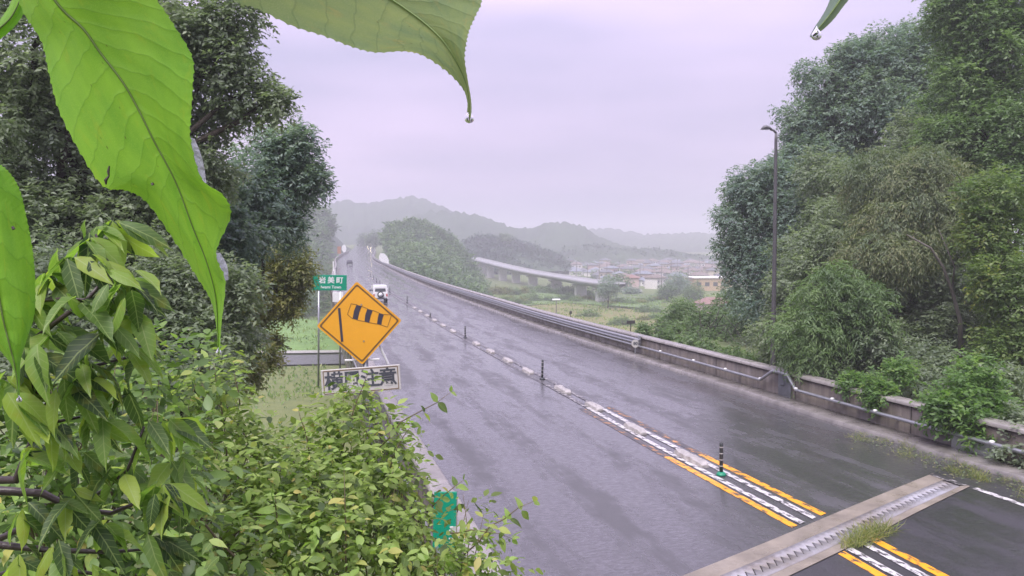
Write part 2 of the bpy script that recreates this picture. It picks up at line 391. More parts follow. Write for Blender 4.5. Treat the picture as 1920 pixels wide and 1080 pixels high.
# ---------------------------------------------------------------- road
def sweep(name, prof, y0, y1, n, mat, parent=None, closed=False, pw=1.0, smooth=False):
    f0 = y0 if callable(y0) else (lambda o: y0 + 0 * o); f1 = y1 if callable(y1) else (lambda o: y1 + 0 * o)
    o = np.array([p[0] for p in prof], float); z = np.array([p[1] for p in prof], float)
    t = np.linspace(0, 1, n)[:, None] ** pw
    Y = f0(o) + (f1(o) - f0(o)) * t
    V = pos(Y, o[None, :] + 0 * Y, z[None, :] + 0 * Y)
    m = len(prof); V = V.reshape(-1, 3)
    uv = np.stack([np.broadcast_to(o, Y.shape), Y], -1).reshape(-1, 2)
    k = m if closed else m - 1
    i = np.arange(n-1)[:, None] * m; a = np.arange(k); b = (a + 1) % m
    F = np.stack([i + a, i + b, i + m + b, i + m + a], -1).reshape(-1, 4)
    ob = put(name, V, F, mat, parent, uv=uv, smooth=smooth)
    if closed and parent is not None or closed:
        me = ob.data
    return ob
jt = lambda o: 14.12 + .455 * o          # far edge of the joint
jb = lambda o: 13.05 + .47 * o           # near edge
os_ = list(np.linspace(-6.4, 5.8, 25))
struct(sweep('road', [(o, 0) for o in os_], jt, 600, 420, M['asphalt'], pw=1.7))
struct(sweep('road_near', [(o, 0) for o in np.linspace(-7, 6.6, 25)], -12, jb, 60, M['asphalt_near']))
jm1 = lambda o: 13.72 + .455 * o; jm0 = lambda o: 13.24 + .46 * o
right_end = 4.5
jo = list(np.linspace(-6.4, right_end, 20))
struct(sweep('shoulder_patch', [(4.5, -.002), (5.1, -.002), (5.8, -.002), (6.55, -.002)], jb, lambda o: jt(o) + .02, 8, M['asphalt_near']))
jn = thing('expansion_joint', 'steel finger expansion joint in concrete strips across the wet road', 'expansion joint', pos(13.6, 0, 0))
sweep('concrete_strip', [(o, .012) for o in jo], jm1, jt, 6, M['concrete'], jn)
sweep('concrete_strip', [(o, .012) for o in jo], jb, jm0, 6, M['concrete'], jn)
# steel combs with zigzag opening
def comb(lo, hi, side):
    n = 62; V = []; F = []
    O = np.linspace(-6.4, right_end - .25, 2 * n + 1)
    for i, o in enumerate(O):
        mid = 13.48 + .4575 * o; zz = (.10 if i % 2 else -.10)
        ed = (hi if side > 0 else lo)(o)
        inner = mid + zz + side * .03
        V += [pos(ed, o, .012), pos(ed, o, .02), pos(inner, o, .02), pos(inner, o, -.03)]
    V = np.array(V)
    for i in range(len(O) - 1):
        for k in range(3): a = i*4+k; F.append((a, a+1, a+5, a+4))
    return V, np.array(F)
for sd_ in (1, -1):
    V, F = comb(jm0, jm1, sd_); put('steel_comb', V, F, M['steel'], jn)
sweep('gap', [(o, .003) for o in jo], jm0, jm1, 3, M['gap'], jn)

# deck body of the bridge (below the carriageway)
struct(sweep('bridge_deck', [(-6.9, -.06), (-6.9, -.5), (-4, -1.8), (4, -1.8), (7.0, -.5), (7.0, -.06)], 16, 330, 80, M['wall'], pw=1.4))
for k, y in enumerate((45, 80, 115, 150, 185, 220, 255)):
    q = pos(y, 0, 0); zb = -13
    tag(MB().box((q[0], q[1], (q[2] - 1.9 + zb) / 2), (7, 1.8, q[2] - 1.9 - zb), heading(y), .3).build('bridge_pier', M['kerb']),
        'concrete pier carrying the highway bridge over the valley', 'pier', 'piers of the highway bridge')

# centre markings : each stripe a thing of the road
def line(name, label, o0, o1, y0, y1, n, mat, h=.006):
    ob = sweep(name, [(o0, h), ((o0+o1)/2, h + .003), (o1, h)], y0, y1, n, mat); struct(ob); return ob
jtp = lambda o: jt(o) + .12; jbp = lambda o: jb(o) - .03
for a, b in ((.37, .55), (-.53, -.36)):
    line('orange_line', '', a, b, jtp, 19.0, 30, M['orange']); line('orange_line', '', a, b, 19.0, 25, 30, M['orange_worn'])
    line('orange_line', '', a, b, -10, jbp, 20, M['orange'])
for a, b in ((.10, .25), (-.29, -.14)):
    line('white_line', '', a, b, jtp, 25, 30, M['wline'], .012); line('white_line', '', a, b, 25, 130, 80, M['wline_worn'], .012)
    line('white_line', '', a, b, -10, jbp, 20, M['wline'], .012)
for y0, y1 in ((8.2, 9.9), (10.0, 11.7), (11.8, 13.4), (13.5, 15.05)):
    line('edge_line', '', 4.42, 4.58, y0, y1, 6, M['wline'])
line('edge_line', '', 4.34, 4.5, 15.22, 16.1, 5, M['wline_worn'], .02)

# white raised blocks along the centre
def block_mesh(L, w, h, seed):
    r = np.random.default_rng(seed); n = 9; V = []; F = []
    for i in range(n):
        t = i / (n-1); e = 1 - .35 * (abs(t-.5)*2)**8
        for (a, b) in ((-1, 0), (-.8, 1), (-.2, 1.08), (.3, 1.0), (.8, .95), (1, 0)):
            V.append((a*w/2*e*(1+r.normal()*.05), (t-.5)*L, b*h*(.55 if i in (0, n-1) else 1)*(1+r.normal()*.12)))
    for i in range(n-1):
        for k in range(5): a = i*6+k; F.append((a, a+1, a+7, a+6))
    F += [tuple(range(6)), tuple(range(n*6-1, n*6-7, -1))]
    me = bpy.data.meshes.new('lane_block'); me.from_pydata(V, [], F); me.update(); me.materials.append(M['bwhite']); return me
blm = [block_mesh(1.25, .30, .10, s) for s in range(4)]
ys_b = [18.6, 21.8, 25.0, 28.1, 32.6, 36.0, 39.5, 43.0, 50, 54, 58, 62, 66, 70]
for i, y in enumerate(ys_b):
    o = bpy.data.objects.new('lane_block', blm[i % 4]); C.objects.link(o)
    o.location = pos(y, -.03 if i < 8 else -.1, .012).tolist(); o.rotation_euler = (0, 0, heading(y)); o.scale = (1, 1.15 if i in (0, 3) else .95, 1)
    if i < 8:
        w = ['nearest white raised lane block, just beyond the post with the green base',
             'second white raised lane block from the green post base, worn',
             'third white raised lane block beyond the green post base',
             'long white raised lane block before the middle striped post',
             'white raised lane block just beyond the middle striped post',
             'sixth white raised lane block, second beyond the middle post',
             'seventh white raised lane block, between the two striped posts',
             'small white raised lane block beside the farther striped post'][i]
    else: w = 'tiny distant white block on the centre line of the bridge'
    tag(o, w, 'lane block', 'white raised blocks along the centre line')

# striped rubber posts
def post_proto():
    t = thing('delineator_post', '', 'road post')
    mb = MB(); mb.lathe([(.105, 0), (.11, .02), (.09, .05), (.055, .075), (.03, .08)], 16); mb.build('base', M['greenplastic'], t, True, True)
    MB().lathe([(.042, .07), (.042, .68), (.036, .72), (.01, .73)], 12).build('pole', M['black'], t, True, True)
    for z in (.2, .34, .48, .62):
        MB().lathe([(.0425, z), (.0435, z+.003), (.0435, z+.016), (.0425, z+.019)], 12).build('reflective_band', M['splate'], t, True, True)
    return t
pp = post_proto(); pp2 = post_proto()
for ch_ in pp2.children:
    if ch_.name.startswith('base'): ch_.data.materials.clear(); ch_.data.materials.append(M['black'])
plist = [(17.25, 1.0, (.04, -.02), 'nearest striped black road post, green base, between the orange lines'),
         (30.6, 1.05, (0, .02), 'second nearest striped black post on the centre line, mid bridge'),
         (46.3, .95, (.03, 0), 'third striped black post on the centre line, with a clear reflection'),
         (60.8, .45, (0, .1), 'short broken stub of a centre line post'),
         (76.4, .95, (0, 0), 'dark centre post just right of and nearer than the white car')]
plist += [(y, .95, (0, 0), w_ + ' of the small hazy centre line posts beyond the white car') for y, w_ in ((95, 'nearest'), (113, 'second'), (122, 'middle one'), (132, 'fourth'), (143, 'farthest'))]
for i, (y, sc, tl, lb) in enumerate(plist):
    o = pp if i == 0 else (pp2 if i == 1 else copy_tree(pp2))
    o.location = pos(y, -.02, .012).tolist(); o.scale = (1, 1, sc); o.rotation_euler = (tl[0], tl[1], 0)
    tag(o, lb, 'road post', 'striped posts along the centre line')

# ---------------------------------------------------------------- right kerb, wall, rails
kb = thing('kerb_gutter', 'wet concrete kerb strip along the foot of the right parapet', 'kerb', pos(17, 6, 0))
sweep('kerb_stone', [(5.78, -.05), (5.80, .09), (5.86, .12), (6.5, .14), (6.5, -.05)], 6, 400, 200, M['kerb'], kb, pw=1.5)
rw = thing('right_parapet', 'stained brown concrete parapet wall with pale coping on the right side', 'wall', pos(17, 6.6, 0))
sweep('wall_face', [(6.5, -.6), (6.49, .86), (6.8, .86), (6.82, -1.5)], 5, 400, 220, M['wall'], rw, pw=1.5)
sweep('coping', [(6.44, .862), (6.44, .93), (6.48, .96), (6.84, .965), (6.88, .93), (6.88, .862)], 5, 400, 220, M['coping'], rw, pw=1.5)
for i, y in enumerate(np.arange(9, 60, 5.0)):       # joint seams
    V = [pos(y, 6.486, .0), pos(y+.03, 6.486, .0), pos(y+.03, 6.486, .858), pos(y, 6.486, .858)]
    put('wall_joint', V, [(0, 1, 2, 3)], M['gap'], rw)
hr = thing('pipe_rail', 'pale steel pipe rail fixed low along the brown right parapet', 'rail', pos(20, 6.3, .5))
def railpath(ys, o=6.3, z=.50):
    return [tuple(pos(y, o, z)) for y in ys]
def srt(x):                             # station of wall point seen at pixel x
    yy = np.linspace(8, 200, 6000); q = pos(yy, 6.3, .5); c, s = math.cos(PT), math.sin(PT)
    d = q[:, 1]*c - (q[:, 2]-H)*s; px = 960 + FPX*q[:, 0]/d
    return float(yy[np.argmin(abs(px - x))])
yA, yB, yC, yD = srt(1492), srt(1476), srt(1450), srt(1425)
pts = railpath(np.linspace(6, yA, 20)) + [tuple(pos(yB, 6.28, .93)), tuple(pos(yC, 6.28, .93))] + railpath([yD] + list(yD + (400 - yD) * np.linspace(.003, 1, 130)**1.5))
MB().tube(pts, .052, 8).build('pipe', M['galv'], hr, smooth=True)
for x in (1360, 1425, 1492, 1560, 1770, 1860, 1640, 1300, 1238):
    y = srt(x); q = pos(y, 6.3, .5)
    MB().lathe([(.045, 0), (.062, .03), (.062, .06), (.04, .08), (.01, .085)], 12, tuple(q)).build('rail_cap', M['white'], hr, smooth=True)
for y in np.arange(9, 90, 2.6):
    q = pos(y, 6.4, .5); MB().box(tuple(q), (.2, .06, .05), heading(y)).build('bracket', M['dgalv'], hr)
gd = thing('guardrail', 'long grey corrugated guardrail beam along the far right parapet', 'guardrail', pos(37, 6.3, 0))
sweep('beam', [(6.36, .58), (6.26, .62), (6.26, .67), (6.34, .70), (6.34, .73), (6.26, .76), (6.26, .81), (6.36, .85)], 35.8, 330, 150, M['galv'], gd, pw=1.4)
for y in np.arange(36.5, 150, 4.0):
    q = pos(y, 6.4, .7); MB().box(tuple(q), (.12, .1, .3), heading(y)).build('rail_post', M['dgalv'], gd)
# panel behind the raised piece of pipe
q = pos((yB+yC)/2, 6.47, .45); tag(MB().box(tuple(q), (.04, abs(yC-yB)*.9, .75), heading(yC), .01).build('junction_cover', M['dgalv']),
    'dark metal cover on the parapet below the raised piece of pipe', 'cover plate')
q = pos(17.0, 6.40, .28); tag(MB().box(tuple(q), (.05, 1.25, .5), heading(17), .01).build('metal_plate', M['galv']),
    'pale metal plate leaning on the foot of the right parapet', 'metal plate')
# left parapet
lw = thing('left_parapet', 'low concrete parapet with pale wet coping on the left edge of the road', 'wall', pos(17, -6.6, 0))
sweep('wall_face', [(-6.44, -.3), (-6.44, .83), (-6.74, .83), (-6.76, -1.8)], 4, 400, 220, M['wall'], lw, pw=1.5)
sweep('coping', [(-6.40, .832), (-6.40, .88), (-6.43, .90), (-6.76, .905), (-6.80, .88), (-6.80, .832)], 4, 400, 220, M['coping'], lw, pw=1.5)
lr = thing('side_rail', 'thin pale pipe rail outside the left parapet', 'rail', pos(17, -7, 0))
MB().tube([tuple(pos(y, -7.0, .62)) for y in np.linspace(9, 60, 40)], .03, 8).build('pipe', M['galv'], lr)
for y in np.arange(10, 60, 3): MB().tube([tuple(pos(y, -7.0, -.4)), tuple(pos(y, -7.0, .62))], .022, 6).build('rail_post', M['galv'], lr)

# ---------------------------------------------------------------- text
def text_mesh(txt, size, off=0.0, ext=.002):
    cu = bpy.data.curves.new('txt', 'FONT'); cu.body = txt; cu.size = size; cu.align_x = 'CENTER'; cu.align_y = 'CENTER'; cu.offset = off; cu.extrude = ext
    cu.resolution_u = 3
    o = bpy.data.objects.new('txt', cu); C.objects.link(o)
    dg = bpy.context.evaluated_depsgraph_get(); dg.update()
    me = bpy.data.meshes.new_from_object(o.evaluated_get(dg)); bpy.data.objects.remove(o)
    return me
def text(name, txt, size, loc, mat, parent, off=0.0, sx=1, rot=(R(90), 0, 0)):
    me = text_mesh(txt, size, off); me.materials.clear(); me.materials.append(mat)
    o = bpy.data.objects.new(name, me); C.objects.link(o); o.parent = parent; o.location = loc; o.rotation_euler = rot; o.scale = (sx, 1, 1)
    return o

# ---------------------------------------------------------------- crosswind sign
D0 = 13.0; PPM = FPX / D0
cs = P(674, 606, D0); gz = float(terrain(cs[0] + .1, cs[1]))
sg = thing('warning_sign', 'yellow diamond warning sign with a windsock above a white Japanese text plate', 'sign', cs, (0, R(-3.2), R(8)))
def sp2(px, py):
    x = (px - 674) / PPM; z = -(py - 606) / PPM; a = R(3.2); return (x*math.cos(a)+z*math.sin(a), -x*math.sin(a)+z*math.cos(a))
hd = .685
def rdiamond(r, c, n=4):
    pts = []
    for k in range(4):
        a = k*math.pi/2; cx, cz = (r-c*1.414)*math.cos(a), (r-c*1.414)*math.sin(a)
        for j in range(n+1):
            b = a - math.pi/4 + j*math.pi/2/n; pts.append((cx+c*math.cos(b), cz+c*math.sin(b)))
    return pts
MB().slab(rdiamond(hd, .035), .0, .022).build('sign_board', M['syellow'], sg, True)
outer = rdiamond(hd-.04, .03); inner = rdiamond(hd-.075, .026); n = len(outer); mb = MB()
mb.add([(x, -.003, z) for x, z in outer] + [(x, -.003, z) for x, z in inner], [(i, (i+1) % n, n+(i+1) % n, n+i) for i in range(n)])
mb.build('border', M['sbrown'], sg, True)
def quad(pts, name, mat, y=-.005):
    MB().slab([sp2(*p) for p in pts], y, -.0005).build(name, mat, sg, True)
for bz_ in (.30, -.30):
    MB().tube([(.05, -.008, bz_), (.05, 0, bz_)], .014, 8).build('bolt', M['galv'], sg, True)
quad([(634.5, 577), (639, 577), (644, 640), (639.5, 641)], 'pole_symbol', M['sdark'])
quad([(669, 571), (678.5, 574), (674, 585), (670.5, 600), (661.5, 597), (664, 583)], 'sock_stripe', M['sdark'])
quad([(689, 579), (699, 582), (695, 592), (692, 605.5), (683.5, 603), (685, 590)], 'sock_stripe', M['sdark'])
quad([(710.5, 587), (719.5, 590), (716.5, 599), (714.5, 610), (706.5, 608), (708, 597)], 'sock_stripe', M['sdark'])
for a, b in (((659, 569), (670, 571)), ((652, 589), (662, 598)), ((659, 569), (652, 589)), ((678, 574), (690, 579)), ((670, 600), (684, 603)), ((699, 582), (711, 587)), ((692, 605), (707, 608)), ((719, 590), (734, 591)), ((714, 610), (726, 614)), ((734, 591), (726, 614))):
    dx, dy = b[0]-a[0], b[1]-a[1]; l = math.hypot(dx, dy); nx, ny = -dy/l*.45, dx/l*.45
    quad([(a[0]+nx, a[1]+ny), (b[0]+nx, b[1]+ny), (b[0]-nx, b[1]-ny), (a[0]-nx, a[1]-ny)], 'sock_outline', M['sbrown'], -.004)
pc = sp2(676, 714)
pb = MB().box((pc[0], .012, pc[1]), (1.28, .022, .42), 0, .006); pb.build('text_plate', M['splate'], sg, True)
for (x0, z0, w, h) in ((0, .185, 1.2, .012), (0, -.185, 1.2, .012), (-.6, 0, .012, .37), (.6, 0, .012, .37)):
    MB().box((pc[0]+x0, -.001, pc[1]+z0), (w, .004, h)).build('plate_border', M['sbrown'], sg, True)
for i, ch in enumerate('横風注意'):
    text('character', ch, .31, (pc[0] - .435 + i*.29, -.004, pc[1]), M['sink'], sg, .006)
MB().tube([(.05, .07, .30), (.05, .07, gz - cs[2] - .3)], .045, 12).build('pole', M['dgalv'], sg, True, True)
for z in (.25, -.3, pc[1]+.1, pc[1]-.1):
    MB().box((.02, .045, z), (.5 if z > pc[1]+.15 else 1.0, .03, .05)).build('bracket', M['galv'], sg, True)
MB().tube([(-.28, .06, -.60), (.28, .06, -.62)], .018, 6).build('strut', M['white'], sg, True)
MB().tube([(.30, .06, -.40), (.42, .10, -.72)], .02, 6).build('strut', M['white'], sg, True)

# ---------------------------------------------------------------- green town sign
D1 = 34.; gp = P(618, 530, D1)
tg = thing('town_sign', 'green town name sign with white Japanese and English lettering behind the left trees', 'sign', gp, (0, R(1), R(10)))
w, h = 63/FPX*D1, 29/FPX*D1
MB().box((0, 0, 0), (w, .03, h), 0, .02).build('sign_board', M['sgreen'], tg, True)
for i, ch in enumerate('岩美町'): text('character', ch, .30, (-.30 + i*.36, -.018, .09), M['white'], tg, .006)
text('lettering', 'Iwami Town', .17, (.06, -.018, -.19), M['white'], tg, .003)
for x in (-.45, .45): MB().tube([(x, .05, .2), (x, .05, -4.5)], .04, 8).build('pole', M['galv'], tg, True, True)
MB().box((.35, .03, -.62), (.45, .03, .42), 0, .01).build('small_plate', M['white'], tg, True)

# green marker sign among the shrubs at the left coping
mp_ = pos(15.2, -6.62, 0)
km = thing('marker_sign', 'narrow green marker sign with small white marks half hidden by the shrubs at the left parapet', 'sign', P(834, 975, 11.4), (0, R(2), R(6)))
MB().box((0, 0, 0), (.33, .02, .84), 0, .01).build('sign_board', M['sgreen'], km, True)
for z_, w_ in ((-.10, .05), (-.15, .07), (-.20, .05), (-.27, .07), (-.33, .05)):
    MB().box((.10, -.012, z_), (w_, .004, .022)).build('white_mark', M['white'], km, True)
MB().tube([(-.05, .03, .3), (-.05, .03, -1.2)], .025, 8).build('pole', M['galv'], km, True)

# round speed marker on the right rail
q = pos(srt(1197), 6.15, .62)
sp_ = thing('speed_marker', 'small round white marker reading 80 on the right parapet', 'sign', q, (0, 0, R(5)))
MB().tube([(0, .02, 0), (0, 0, 0)], .19, 20).build('disc', M['splate'], sp_, True)
text('lettering', '80', .2, (0, -.006, 0), M['sink'], sp_, .006)
MB().tube([(0, .03, -.5), (0, .03, .1)], .03, 8).build('pole', M['galv'], sp_, True)
MB().box((.2, .1, .15), (.1, .25, .45), 0, .01).build('bracket', M['galv'], sp_, True)
# small signs beyond the wall
q = P(1183, 604, 40.5)
t = thing('back_sign', 'small dark sign seen from behind above the right parapet', 'sign', q, (0, 0, R(15)))
MB().box((0, 0, 0), (.45, .03, .17), 0, .005).build('sign_board', M['pole'], t, True); MB().tube([(0, .03, .05), (0, .03, -1.0)], .025, 6).build('pole', M['pole'], t, True)
q = P(1070, 586, 56)
t = thing('back_sign', 'tiny dark square marker above the right parapet, farther along', 'sign', q, (0, 0, R(15)))
MB().box((0, 0, 0), (.18, .03, .2), 0, .005).build('sign_board', M['pole'], t, True); MB().tube([(0, .03, .05), (0, .03, -1.0)], .025, 6).build('pole', M['pole'], t, True)

# ---------------------------------------------------------------- street lamp
yl = srt(1449) + .3; lb = P(1449, 690, 29.3); lt = P(1447, 247, 29.3)
ld = thing('street_lamp', 'tall dark street lamp with one curved head behind the right parapet', 'street lamp', (lb[0], lb[1], -.4))
MB().tube([(0, 0, 0), (0, 0, .9), (-.01, 0, lt[2]*.55), (-.04, 0, lt[2]+.1), (-.04, 0, lt[2]+.36)], [.10, .095, .075, .055, .045], 12).build('pole', M['pole'], ld, True, True)
z0 = lt[2] + .4
MB().tube([(-.04, 0, z0-.05), (-.12, 0, z0+.04), (-.26, 0, z0+.10)], [.045, .04, .045], 10).build('arm', M['pole'], ld, True, True)
hm = MB(); V = []; n = 14
for i, (x, rr, zz) in enumerate(((-.20, .05, .09), (-.28, .09, .12), (-.40, .12, .15), (-.50, .11, .14), (-.58, .06, .09), (-.61, .01, .06))):
    for k in range(n):
        a = 2*math.pi*k/n; V.append((x, rr*math.cos(a), z0 + zz*1.0 + rr*.75*math.sin(a)*(1 if math.sin(a) > 0 else .45)))
hm.add(V, [(i*n+k, i*n+(k+1) % n, i*n+n+(k+1) % n, i*n+n+k) for i in range(5) for k in range(n)] + [tuple(range(n))])
hm.build('lamp_head', M['lamp'], ld, True, True)
MB().box((-.42, 0, z0+.085), (.24, .15, .02), 0, .01).build('lens', M['lens'], ld, True)

# ---------------------------------------------------------------- vehicles
def wheel(parent, x, y, r=.3, w=.18):
    mb = MB(); mb.tube([(x-w/2, y, r), (x+w/2, y, r)], r, 18); a = mb.build('wheel', M['tyre'], parent, True, True)
    MB().tube([(x-w/2-.01, y, r), (x+w/2+.01, y, r)], r*.6, 14).build('rim', M['galv'], a, True, True)
def loftbody(name, secs, mat, parent):     # secs: (y, halfwidth_bottom, halfwidth_top, z0, z1)
    V = []; 
    for y, wb, wt, z0, z1 in secs:
        V += [(-wb, y, z0), (-wb, y, z0+(z1-z0)*.55), (-wt, y, z1-.05), (-wt+.08, y, z1), (wt-.08, y, z1), (wt, y, z1-.05), (wb, y, z0+(z1-z0)*.55), (wb, y, z0)]
    F = [(i*8+k, i*8+(k+1) % 8, i*8+8+(k+1) % 8, i*8+8+k) for i in range(len(secs)-1) for k in range(8)]
    F += [tuple(range(8))[::-1], tuple(range((len(secs)-1)*8, len(secs)*8))]
    return MB().add(V, F).build(name, mat, parent, True)
yc = 79.; cq = P(711, 562, yc); cq[2] = float(herm(KZ, yc)) + .0
car = thing('car', 'small white boxy car with a rear spare wheel driving away in the left lane', 'car', cq, (0, 0, heading(yc)))
loftbody('body', [(-1.62, .70, .64, .42, .95), (-1.60, .73, .70, .35, 1.02), (-1.2, .74, .72, .3, 1.02), (1.0, .74, .72, .3, 1.0), (1.55, .73, .68, .32, .92), (1.68, .66, .6, .4, .85)], M['carwhite'], car)
loftbody('cabin', [(-1.60, .70, .60, 1.0, 1.60), (-1.5, .71, .62, 1.0, 1.68), (.2, .71, .62, 1.0, 1.68), (.85, .70, .58, .98, 1.05)], M['carwhite'], car)
MB().add([(-.52, -1.63, 1.08), (.52, -1.63, 1.08), (.47, -1.585, 1.52), (-.47, -1.585, 1.52)], [(0, 1, 2, 3)]).build('rear_window', M['glass'], car, True)
for s in (-1, 1):
    MB().add([(s*.735, -1.3, 1.08), (s*.735, .35, 1.08), (s*.66, .1, 1.5), (s*.66, -1.3, 1.5)], [(0, 1, 2, 3)]).build('side_window', M['glass'], car, True)
    MB().box((s*.62, -1.63, .72), (.12, .05, .26), 0, .01).build('tail_light', M['red'], car, True)
    MB().box((s*.84, .5, 1.08), (.16, .08, .16), 0, .02).build('mirror', M['black'], car, True)
    for y in (-1.05, 1.05): wheel(car, s*.62, y)
sw = MB().tube([(0, -1.62, .78), (0, -1.84, .78)], .30, 20).build('spare_wheel', M['tyre'], car, True, True)
MB().tube([(0, -1.83, .78), (0, -1.86, .78)], .2, 18).build('cover', M['white'], sw, True, True)
MB().box((0, -1.64, .40), (1.3, .12, .14), 0, .03).build('bumper', M['dgalv'], car, True)
MB().box((.42, -1.66, .56), (.3, .02, .15)).build('number_plate', M['white'], car, True)
# distant dark car
yd = 230.; q = pos(yd, -2.6, 0)
dc = thing('car', 'distant dark grey car far up the left lane', 'car', q, (0, 0, heading(yd)))
dk = pmat('dark_car_paint', (.04, .04, .05), .3)
loftbody('body', [(-2, .8, .78, .3, .85), (-1.7, .85, .8, .25, .95), (1.7, .85, .8, .25, .85), (2.1, .75, .7, .3, .7)], dk, dc)
loftbody('cabin', [(-1.7, .75, .6, .92, 1.1), (-1.2, .75, .62, .92, 1.42), (.4, .75, .62, .92, 1.42), (1.0, .75, .6, .9, .95)], dk, dc)
for s in (-1, 1):
    for y in (-1.2, 1.2): wheel(dc, s*.72, y)
# oncoming truck with lit headlights
yt = 520.; q = pos(yt, 2.4, 0)
tk = thing('truck', 'oncoming truck far away with bright yellow headlights', 'truck', q, (0, 0, heading(yt)))
loftbody('cab', [(-3.6, 1.1, 1.05, .6, 2.4), (-3.4, 1.15, 1.1, .5, 2.9), (-1.8, 1.15, 1.1, .5, 2.9)], M['carwhite'], tk)
MB().box((0, 1.4, 2.2), (2.3, 6.0, 2.9), 0, .05).build('cargo_box', M['splate'], tk, True)
MB().box((0, -3.58, 1.9), (1.9, .12, .7), 0, .03).build('windscreen', M['glass'], tk, True)
hl = bpy.data.materials.new('headlight_glow'); hl.use_nodes = True; hb = hl.node_tree.nodes['Principled BSDF']
hb.inputs['Emission Color'].default_value = (1, .85, .45, 1); hb.inputs['Emission Strength'].default_value = 14
for s in (-1, 1):
    MB().tube([(s*.8, -3.62, .95), (s*.8, -3.70, .95)], .26, 14).build('headlight', hl, tk, True)
    for y in (-2.6, 2.5): wheel(tk, s*.95, y, .5, .3)

# roadside boards far along the bridge
def board(label, px, py, d, w, h, mat, shape='oval', cat='board'):
    q = P(px, py, d); t = thing('roadside_board', label, cat, q, (0, 0, R(12)))
    if shape == 'oval': poly = [(w/2*math.cos(a), h/2*math.sin(a)) for a in np.linspace(0, 2*math.pi, 20, endpoint=False)]
    elif shape == 'fan': poly = [(w/2, -h/2), (w/2, -h*.15), (w*.3, h*.25), (0, h*.48), (-w*.35, h*.5), (-w*.5, h*.25), (-w/2, -h*.1), (-w*.2, -h*.3)]
    else: poly = [(-w/2, -h/2), (w/2, -h/2), (w/2, h/2), (-w/2, h/2)]
    MB().slab(poly[::-1] if shape == 'fan' else poly, 0, .05).build('panel', mat, t, True)
    MB().tube([(0, .08, 0), (0, .08, -h/2 - 1.6)], .05, 8).build('pole', M['galv'], t, True)
board('large pale rounded board standing right of the far bridge end', 720, 485, 165, 2.0, 2.3, M['white'], 'fan')
board('tall pale oval board left of the far road', 645, 466, 250, 1.4, 2.4, M['white'])
board('rusty orange panel left of the far road', 636, 469, 240, 1.1, 2.2, pmat('rust_panel', (.35, .15, .07), .6), 'rect')
for k, (px, py, d) in enumerate(((625, 490, 150), (628, 505, 120))):
    q = P(px, py, d); tag(MB().tube([tuple(q), (q[0], q[1], q[2] - 2.2)], [.12, .14], 10).build('guard_post', M['white']),
        ['white post standing at the far left edge of the road', 'white post at the left edge, nearer the green sign'][k], 'post', 'white posts at the left edge of the road')

# ---------------------------------------------------------------- foliage generators
def tmpl(width, droop=.12, fold=.05, rows=((.0, .0), (.22, .75), (.48, 1.0), (.76, .6), (1.0, 0))):
    V = []; F = []; idx = []
    for y, w in rows:
        z = -droop * y * y
        if w == 0: V.append((0, y, z)); idx.append([len(V)-1])
        else:
            V += [(-w*width/2, y, z+fold*w), (0, y, z), (w*width/2, y, z+fold*w)]; idx.append([len(V)-3, len(V)-2, len(V)-1])
    for a, b in zip(idx[:-1], idx[1:]):
        if len(a) == 1 and len(b) == 3: F += [(a[0], b[1], b[0]), (a[0], b[2], b[1])]
        elif len(a) == 3 and len(b) == 1: F += [(a[0], a[1], b[0]), (a[1], a[2], b[0])]
        else: F += [(a[0], a[1], b[1]), (a[0], b[1], b[0]), (a[1], a[2], b[2]), (a[1], b[2], b[1])]
    return np.array(V, float), np.array(F)
CARD = (np.array([(0, 0, 0), (-.25, .45, .06), (0, 1, -.08), (.25, .45, .06)]), np.array([(0, 2, 1), (0, 3, 2)]))
NARROW = (np.array([(0, 0, 0), (-.11, .4, .03), (0, 1, -.15), (.11, .4, .03)]), np.array([(0, 2, 1), (0, 3, 2)]))
LEAF = tmpl(.48)
def unit(v): return v / np.maximum(np.linalg.norm(v, axis=-1, keepdims=True), 1e-9)
def frames(d, n):
    d = unit(d); n = unit(n - d * (n * d).sum(-1, keepdims=True)); x = np.cross(d, n); return x, d, n
def leaves(T, p, d, n, s, tint=None):
    TV, TF = T; x, d, n = frames(d, n)
    V = p[:, None] + s[:, None, None] * (x[:, None]*TV[None, :, 0:1] + d[:, None]*TV[None, :, 1:2] + n[:, None]*TV[None, :, 2:3])
    F = TF[None] + (np.arange(len(p)) * len(TV))[:, None, None]
    ti = None if tint is None else np.repeat(tint, len(TV))
    return V.reshape(-1, 3), F.reshape(-1, 3), ti
def twigs(c, r, ntw, m, tl, g, droop=.3, shell=(.5, 1.05)):
    """points, directions, normals of leaves on ntw twigs round an ellipsoid"""
    u = unit(g.normal(size=(ntw, 3))); rad = shell[0] + (shell[1]-shell[0]) * g.random((ntw, 1))**.6
    rad = rad * (1 + .16*np.sin(u[:, :1]*5 + c[0]*3) + .13*np.sin(u[:, 2:]*7 + c[1]*2 + u[:, :1]*4))
    b = c + u * r * rad
    td = unit(u * .8 + g.normal(size=(ntw, 3)) * .55 + np.array([0, 0, .15 - droop*.4]))
    k = (np.arange(m)[None, :, None] + g.random((ntw, m, 1))) / m
    p = b[:, None] + td[:, None] * k * tl - np.array([0, 0, 1]) * (k**2) * tl * droop
    side = unit(np.cross(td, np.array([0, 0, 1.])) + 1e-6)[:, None] * np.where(np.arange(m) % 2, 1, -1)[None, :, None]
    d = td[:, None] * .6 + side * .8 + g.normal(size=p.shape) * .3 + np.array([0, 0, -droop])
    n = np.array([0, 0, 1.]) + u[:, None] * .5 + g.normal(size=p.shape) * .45
    return p.reshape(-1, 3), d.reshape(-1, 3), n.reshape(-1, 3)
